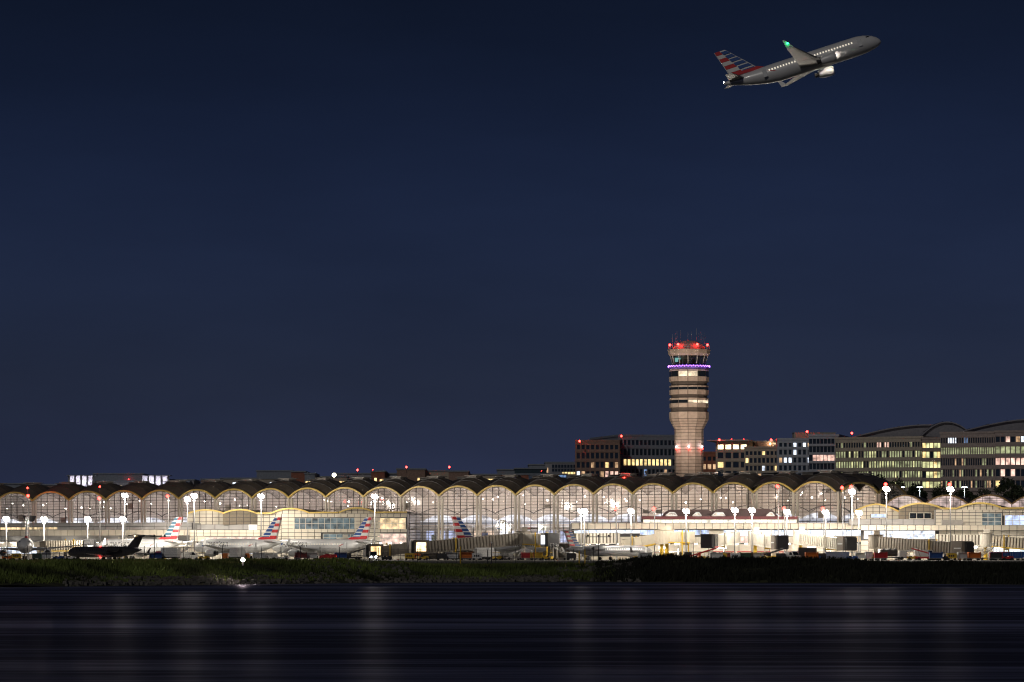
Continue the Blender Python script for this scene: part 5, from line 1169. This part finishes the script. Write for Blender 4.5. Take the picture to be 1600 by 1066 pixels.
def tank_truck(label, u, d, m, rz=0):
    o = thing('tank_truck', label, 'truck', onap(u, d), rz, 'ground service vehicles'); wheels4(o, 7, 2.0, .45, .3)
    MB().box((0, 0, .7), (7.2, 1.9, .3)).build('chassis', M_dark, o); t = MB().lathe([(-3.2, .5), (-3.0, .95), (1.2, .95), (1.4, .5)], 'X', (0, 0, 1.85), 14).build('tank', m, o)
    for x in (-2, -.6, .8): MB().tube((x, 0, 2.75), (x, 0, 3.0), .25, n=8).build('hatch', M_steel, t)
    MB().prism([(1.8, -1.05, .7), (3.6, -1.05, .7), (3.6, -1.05, 1.5), (3.2, -1.05, 2.4), (1.8, -1.05, 2.4)], (0, 2.1, 0)).build('driver_cab', M_white, o)
    MB().prism([(3.4, -.9, 1.55), (3.4, .9, 1.55), (3.1, .9, 2.3), (3.1, -.9, 2.3)], (.3, 0, 0)).build('windscreen', M_dglass, o)
def stairs(label, u, d, m, rz=0):
    o = thing('boarding_stairs', label, 'stairs', onap(u, d), rz, 'boarding stairs'); wheels4(o, 5, 1.5, .3)
    MB().box((0, 0, .5), (5, 1.5, .25)).build('chassis', M_steel, o)
    for i in range(12): MB().box((-2.3 + i * .36, 0, .75 + i * .22), (.4, 1.3, .06)).build('tread', M_steel, o)
    for y in (-.7, .7):
        r = MB(); r.beam((-2.4, y, 1.7), (1.9, y, 4.3), .08); r.beam((1.9, y, 4.3), (2.6, y, 4.3), .08); r.beam((-2.4, y, .7), (1.9, y, 3.3), .1, .25); r.beam((2.5, y, .6), (2.5, y, 4.3), .1)
        for i in range(5): x = -2.3 + i * 1.0; r.beam((x, y, .75 + i * .62), (x, y, 1.75 + i * .6), .05)
        r.build('stair_rail', m, o)
def gpu(label, u, d, m, rz=0):
    o = thing('ground_power_unit', label, 'power unit', onap(u, d), rz, 'ground service vehicles'); wheels4(o, 2.4, 1.3, .28)
    MB().prism([(-1.2, -.7, .4), (1.2, -.7, .4), (1.2, -.7, 1.5), (.9, -.7, 1.75), (-1.2, -.7, 1.75)], (0, 1.4, 0)).build('housing', m, o)
    for i in range(3): MB().box((-.6 + i * .5, -.72, 1.1), (.35, .04, .5)).build('louvre', M_dark, o)
    MB().tube((1.2, 0, .45), (2.1, 0, .4), .05, n=5).build('tow_bar', M_dark, o)
def cone(label, u, d):
    o = thing('traffic_cone', label, 'cone', onap(u, d), 0, 'traffic cones'); MB().box((0, 0, .03), (.42, .42, .06)).build('base', M_dark, o); MB().lathe([(.06, .17), (.4, .10), (.75, .03)], 'Z', (0, 0, 0), 10).build('cone_body', M_orange, o); MB().lathe([(.36, .115), (.52, .085)], 'Z', (0, 0, 0), 10, False).build('band', M_white, o)
M_dgreen = mat('dark_green_paint', (.03, .08, .05), .5); M_maroon2 = mat('maroon_paint', (.20, .04, .04), .5); M_greyblue = mat('grey_blue_aluminium', (.32, .36, .48), .4, .4)
gpu('yellow power unit under the nose-on airliner', 26, 985, M_yellow); tug('orange tug under the left wing of the nose-on airliner', 12, 988, M_orange, .3); gpu('green power unit right of the nose-on airliner', 58, 984, M_dgreen); tug('blue tug right of the nose-on airliner', 91, 984, M_blue, .2)
cart('pale cart between the nose-on airliner and the dark jet', 70, 988, M_pgrey, .1)
box_truck('white truck with red cab right of the dark jet tail', 262, 1000, M_white, 2.8, M_red); stairs('boarding stairs right of the dark jet tail', 284, 1005, M_steel, .5); van('white van below the nose of the left lettered airliner', 297, 1030, M_white, .2)
box_truck('tall white truck under the middle of the left lettered airliner', 373, 1000, M_white, 1.2); gpu('orange lamp-lit power unit beside the tall white truck', 383, 1002, M_orange); gpu('orange drum-like unit under the left lettered airliner', 352, 985, M_orange, 1.5)
cart('pale baggage cart between the lettered airliners, left', 404, 1012, M_pgrey, .1); cart('white baggage cart between the lettered airliners, right', 418, 1014, M_white, .1)
cart('red baggage cart under the right lettered airliner', 470, 1010, M_maroon2, .1); cart('white baggage cart under the right lettered airliner', 486, 1011, M_white, .1)
van('low red car under the right lettered airliner', 512, 1000, M_red, 3.3, 4.4, 1.5, name='parked_car', cat='car'); loader('dark belt loader behind the right lettered airliner tail', 550, 1012, M_dark, .5)
van('van with blazing headlights facing the river below the lit cab', 583, 972, M_white, R(-86), heads=True)
tug('dark tug right of the van with blazing headlights', 604, 975, M_dark, .2); gpu('yellow power unit below the bright bridge cab, left', 640, 970, M_yellow); tug('yellow tug below the bright bridge cab, right', 660, 972, M_yellow, .5); gpu('orange power unit below the bright bridge cab', 650, 974, M_orange)
gpu('dark long power unit below the brown ribbed bridge', 690, 975, M_dark); cart('pale cart below the brown ribbed bridge', 706, 976, M_pgrey)
tug('yellow tug below the rotunda of the brown bridge', 778, 985, M_yellow, .4); loader('grey belt loader below the rotunda of the brown bridge', 803, 985, M_grey, .4); cart('red baggage cart right of the grey belt loader', 824, 984, M_red, .1); cart('yellow baggage cart right of the red cart', 838, 984, M_yellow, .1); tug('yellow tug below the cab with the white screen', 855, 982, M_yellow, 2.6)
stairs('steel stairs below the cab with the white screen', 876, 984, M_steel, 2.6); gpu('dark power unit below the silver regional jet tail', 893, 968, M_dark)
gpu('yellow power unit left of the black red-banded cab', 1046, 968, M_yellow); tug('yellow tug just left of the black red-banded cab', 1062, 968, M_yellow, .3); cart('dark cart left of the black red-banded cab', 1075, 972, M_dark, 1.4)
tug('orange tug below the black red-banded cab, left', 1089, 966, M_orange, .3); tug('yellow tug below the black red-banded cab, right', 1104, 966, M_yellow, 2.8); loader('red belt loader below the black red-banded cab', 1097, 970, M_red, .3)
cart('brown rounded cart right of the black cab', 1134, 968, M_maroon2, .1); gpu('yellow low unit under the brown cart', 1128, 964, M_yellow); cart('dark green cart left of the maroon cart', 1166, 966, M_dgreen, .1); cart('maroon cart with a white end', 1184, 966, M_maroon2, .05, M_white); 
loader('dark belt loader below the left brown cab', 1206, 968, M_dark, .4); gpu('dark power unit below the left brown cab', 1220, 966, M_dark); van('white van right of the dark belt loader', 1238, 965, M_white, R(-60)); box_truck('dark box truck with blue edge below the left brown cab', 1256, 967, M_dark, 3.1, M_blue)
tug('blue tug left of the grey-blue containers', 1276, 966, M_blue, .2); gpu('dark power unit left of the grey-blue containers', 1285, 968, M_dark)
for i, (u, m, l) in enumerate(((1295, M_greyblue, 'first'), (1303.5, M_greyblue, 'second'), (1312, M_greyblue, 'third'), (1320.5, M_greyblue, 'fourth'))): container(f'grey-blue cargo container, {l} from the left of four below the right brown cab', u, 968, m, .1)
tug('low blue tug right of the grey-blue containers', 1331, 964, M_blue, .1); cart('white shelf cart right of the right brown cab', 1346, 966, M_white, .1); gpu('yellow power unit at the left foot of the long sloping bridge', 1368, 964, M_yellow)
tank_truck('dark tank truck below the long sloping bridge', 1394, 964, mat('dull_tank', (.10, .09, .08), .4), .1); tug('yellow tug right of the tank truck', 1426, 962, M_yellow, .1); loader('red belt loader before the white van under the sloping bridge', 1447, 960, M_red, 2.9); van('white lettered van behind the red belt loader', 1447, 972, M_white, .1, 6.0, 2.6)
tug('dark tug below the end of the long sloping bridge', 1472, 960, M_dark, .2); gpu('yellow power unit below the cab of the long sloping bridge', 1487, 962, M_yellow); cone('orange cone below the cab of the long sloping bridge', 1500, 955)
cart('orange cart right of the sloping bridge cab', 1522, 960, M_orange, .1); gpu('orange power unit behind the orange cart', 1512, 964, M_orange); stairs('white boarding stairs right of the orange cart', 1541, 966, M_white, .4)
for i, (u, l) in enumerate(((1552, 'first'), (1560.5, 'second'), (1569, 'third'), (1577.5, 'fourth'), (1586, 'fifth'), (1594.5, 'sixth'))): container(f'dark blue cargo container, {l} from the left of six at the right edge', u, 970, M_blue, .05)
cart('low red dolly cart before the dark blue containers', 1556, 960, M_red, .05, M_dark); tug('red tug before the dark blue containers', 1574, 960, M_red, .1)
tug('white tug far left of the apron before the concourse lights', 110, 1000, M_white, .2); cart('blue curtained cart left of the boarding stairs', 243, 998, M_blue, .1); tug('yellow tug right of the white van under the lettered nose', 318, 1003, M_yellow, .3); loader('white belt loader between the two lettered airliners', 436, 1006, M_white, .4)
cart('dark blue cart right of the low red car', 532, 1002, M_blue, .1); cone('orange cone right of the van with blazing headlights', 622, 962); cart('orange curtained cart before the brown ribbed bridge', 728, 972, M_orange, .1); gpu('white power unit before the brown ribbed bridge', 745, 970, M_white, .1); box_truck('white box truck under the brown bridge rotunda', 762, 992, M_white, .3)
cart('pale baggage cart under the silver regional jet nose', 1008, 962, M_pgrey, .1); tug('red tug between the regional jet nose and the yellow units', 1030, 962, M_red, .3); cart('white curtained cart left of the brown rounded cart', 1119, 962, M_white, .1); gpu('pale power unit right of the brown rounded cart', 1149, 962, M_pgrey); tug('yellow tug right of the maroon cart', 1196, 960, M_yellow, .2)
cart('orange curtained cart right of the dark box truck', 1268, 960, M_orange, .1); container('pale cargo container right of the white shelf cart', 1357, 962, M_pgrey, .1); cart('red curtained cart left of the tank truck', 1376, 958, M_red, .1); loader('white belt loader under the middle of the long sloping bridge', 1412, 970, M_white, .3); cart('blue curtained cart right of the red belt loader', 1462, 958, M_blue, .1); cart('pale baggage cart left of the orange cart', 1506, 962, M_pgrey, .1)
for u, l in ((1237, 'left'), (1242, 'middle'), (1246, 'right')): cone(f'small dark-looking cone on the taxi lane, {l} of three', u, 930)

# ================================================================== fence, signs, airfield lights by the bank
def fence():
    T = thing('chain_link_fence', 'chain-link fence with dark posts along the top of the left bank', 'fence', (0, 0, 0))
    pm = MB().tube((0, 0, 0), (0, 0, 2.5), .05, n=6).mesh('post'); pm.materials.append(M_dark); us = [12 + 30.5 * i for i in range(31)]
    pts = []
    for u in us:
        ds, dl, zl = lip(u); y = dl + 26; x = PX(u, y); z = bank_z(x, y) - .05; inst('post', pm, T, (x, y, z)); pts.append(Vector((x, y, z)))
    wr = MB()
    for a, b in zip(pts, pts[1:]):
        for h in (.15, 1.25, 2.3): wr.beam(a + Vector((0, 0, h)), b + Vector((0, 0, h)), .025)
        n = 26
        for i in range(n):
            for s in (1, -1):
                f0, f1 = i / n, (i + 4 * s) / n
                if 0 <= f1 <= 1: wr.beam(a.lerp(b, f0) + Vector((0, 0, .1)), a.lerp(b, f1) + Vector((0, 0, 2.3)), .010)
    w = wr.build('chain_link', M_dark, T, fix=False); w['kind'] = 'stuff'
fence()
def bollard(u, v, l, m=M_yellow, h=1.4, d=580):
    p = P3(u, v, d); o = MB().lathe([(0, .10), (h - .1, .10), (h, .05)], 'Z', (0, 0, 0), 8).build('bollard', m); o.location = (p.x, p.y, p.z); tag(o, l, 'bollard', 'bollards by the bank')
for u, v, h, m, l in ((905, 883, 1.9, M_yellow, 'yellow bollard below the regional jet tail, left of three'), (914, 883, 2.2, M_yellow, 'yellow bollard below the regional jet tail, middle of three'), (922, 881, 1.0, M_steel, 'short pale bollard below the regional jet tail'), (719.5, 887, 3.0, M_yellow, 'tall yellow post at the end of the bank path')): bollard(u, v - 2, l, m, h)
def post(u, vb, vt, d, l, tri=False):
    p = P3(u, vb, d); h = PZ(vt, d) - p.z; o = thing('airfield_post', l, 'post', (p.x, p.y, p.z), 0, 'thin posts on the bank'); MB().tube((0, 0, 0), (0, 0, h), .09, .06, 6).build('pole', M_dark, o)
    if tri:
        MB().beam((-2.0, 0, h - .1), (2.0, 0, h - .1), .12).build('crossarm', M_dark, o)
        for x in (-1.6, 0, 1.6): MB().ball((x, 0, h + .1), .16, 6, 5).build('sensor', M_dark, o)
    else: MB().ball((0, 0, h), .14, 6, 5).build('cap', M_pgrey, o)
post(241, 880, 838, 590, 'tall thin post with crossarm left of the fence middle', True); post(935, 881, 838, 590, 'thin dark mast with sensors before the regional jet', True); post(768, 886, 848, 575, 'thin dark post below the brown bridge rotunda')
post(762, 886, 858, 575, 'second thin dark post below the brown bridge rotunda')
def sign(u, v, d, w, h, m, l, strip=None):
    p = P3(u, v, d); o = thing('taxiway_sign', l, 'sign', (p.x, p.y, AP), 0, 'lit taxiway signs'); z = p.z - AP
    MB().box((0, 0, z), (w, .3, h)).build('sign_box', M_dark, o); MB().box((-w * .16 if strip else 0, -.17, z), (w * (.62 if strip else .94), .03, h * .86)).build('sign_face', m, o)
    if strip: MB().box((w * .33, -.17, z), (w * .28, .03, h * .86)).build('sign_face', strip, o)
    for x in (-w * .35, w * .35): MB().box((x, 0, (z - h / 2) / 2), (.12, .12, max(.1, z - h / 2))).build('sign_leg', M_dark, o)
sign(1304, 880, 640, 1.9, .42, emit('sign_red', (1, .10, .04), 4), 'glowing red and yellow taxiway sign on the dark bank', emit('sign_amber', (1, .55, .05), 3))
sign(1491, 882, 620, 1.15, .42, emit('sign_yellow', (1, .72, .12), 3.2), 'glowing yellow taxiway sign at the right', emit('sign_ochre', (.8, .42, .03), 1.2))
def edge_light(u, v, d, l, m, s=.16, power=0, col=(1, .9, .8)):
    p = P3(u, v, d); o = thing('edge_light', l, 'airfield light', (p.x, p.y, p.z - .4), 0, 'airfield ground lights'); MB().tube((0, 0, -.3), (0, 0, .4), .07, n=6).build('stem', M_dark, o); MB().ball((0, 0, .45), s, 8, 6).build('lamp', m, o)
    if power: lamp('POINT', o, (0, -.5, .6), power, col, .15)
edge_light(379.5, 875.5, 500, 'dazzling pinkish ground light at the top of the left bank', emit('dazzle', (1, .86, .82), 80), .26, 250, (1, .8, .74))
edge_light(1405, 884, 600, 'small cool white ground light on the right bank', E_cool, .12); edge_light(1026, 871, 930, 'small greenish ground light beside the regional jet nose', emit('green_white', (.8, 1, .8), 40), .3, 200, (.8, 1, .8))
edge_light(1536, 884, 600, 'faint ground light near the right edge', emit('faint', (1, .9, .8), 3), .10)
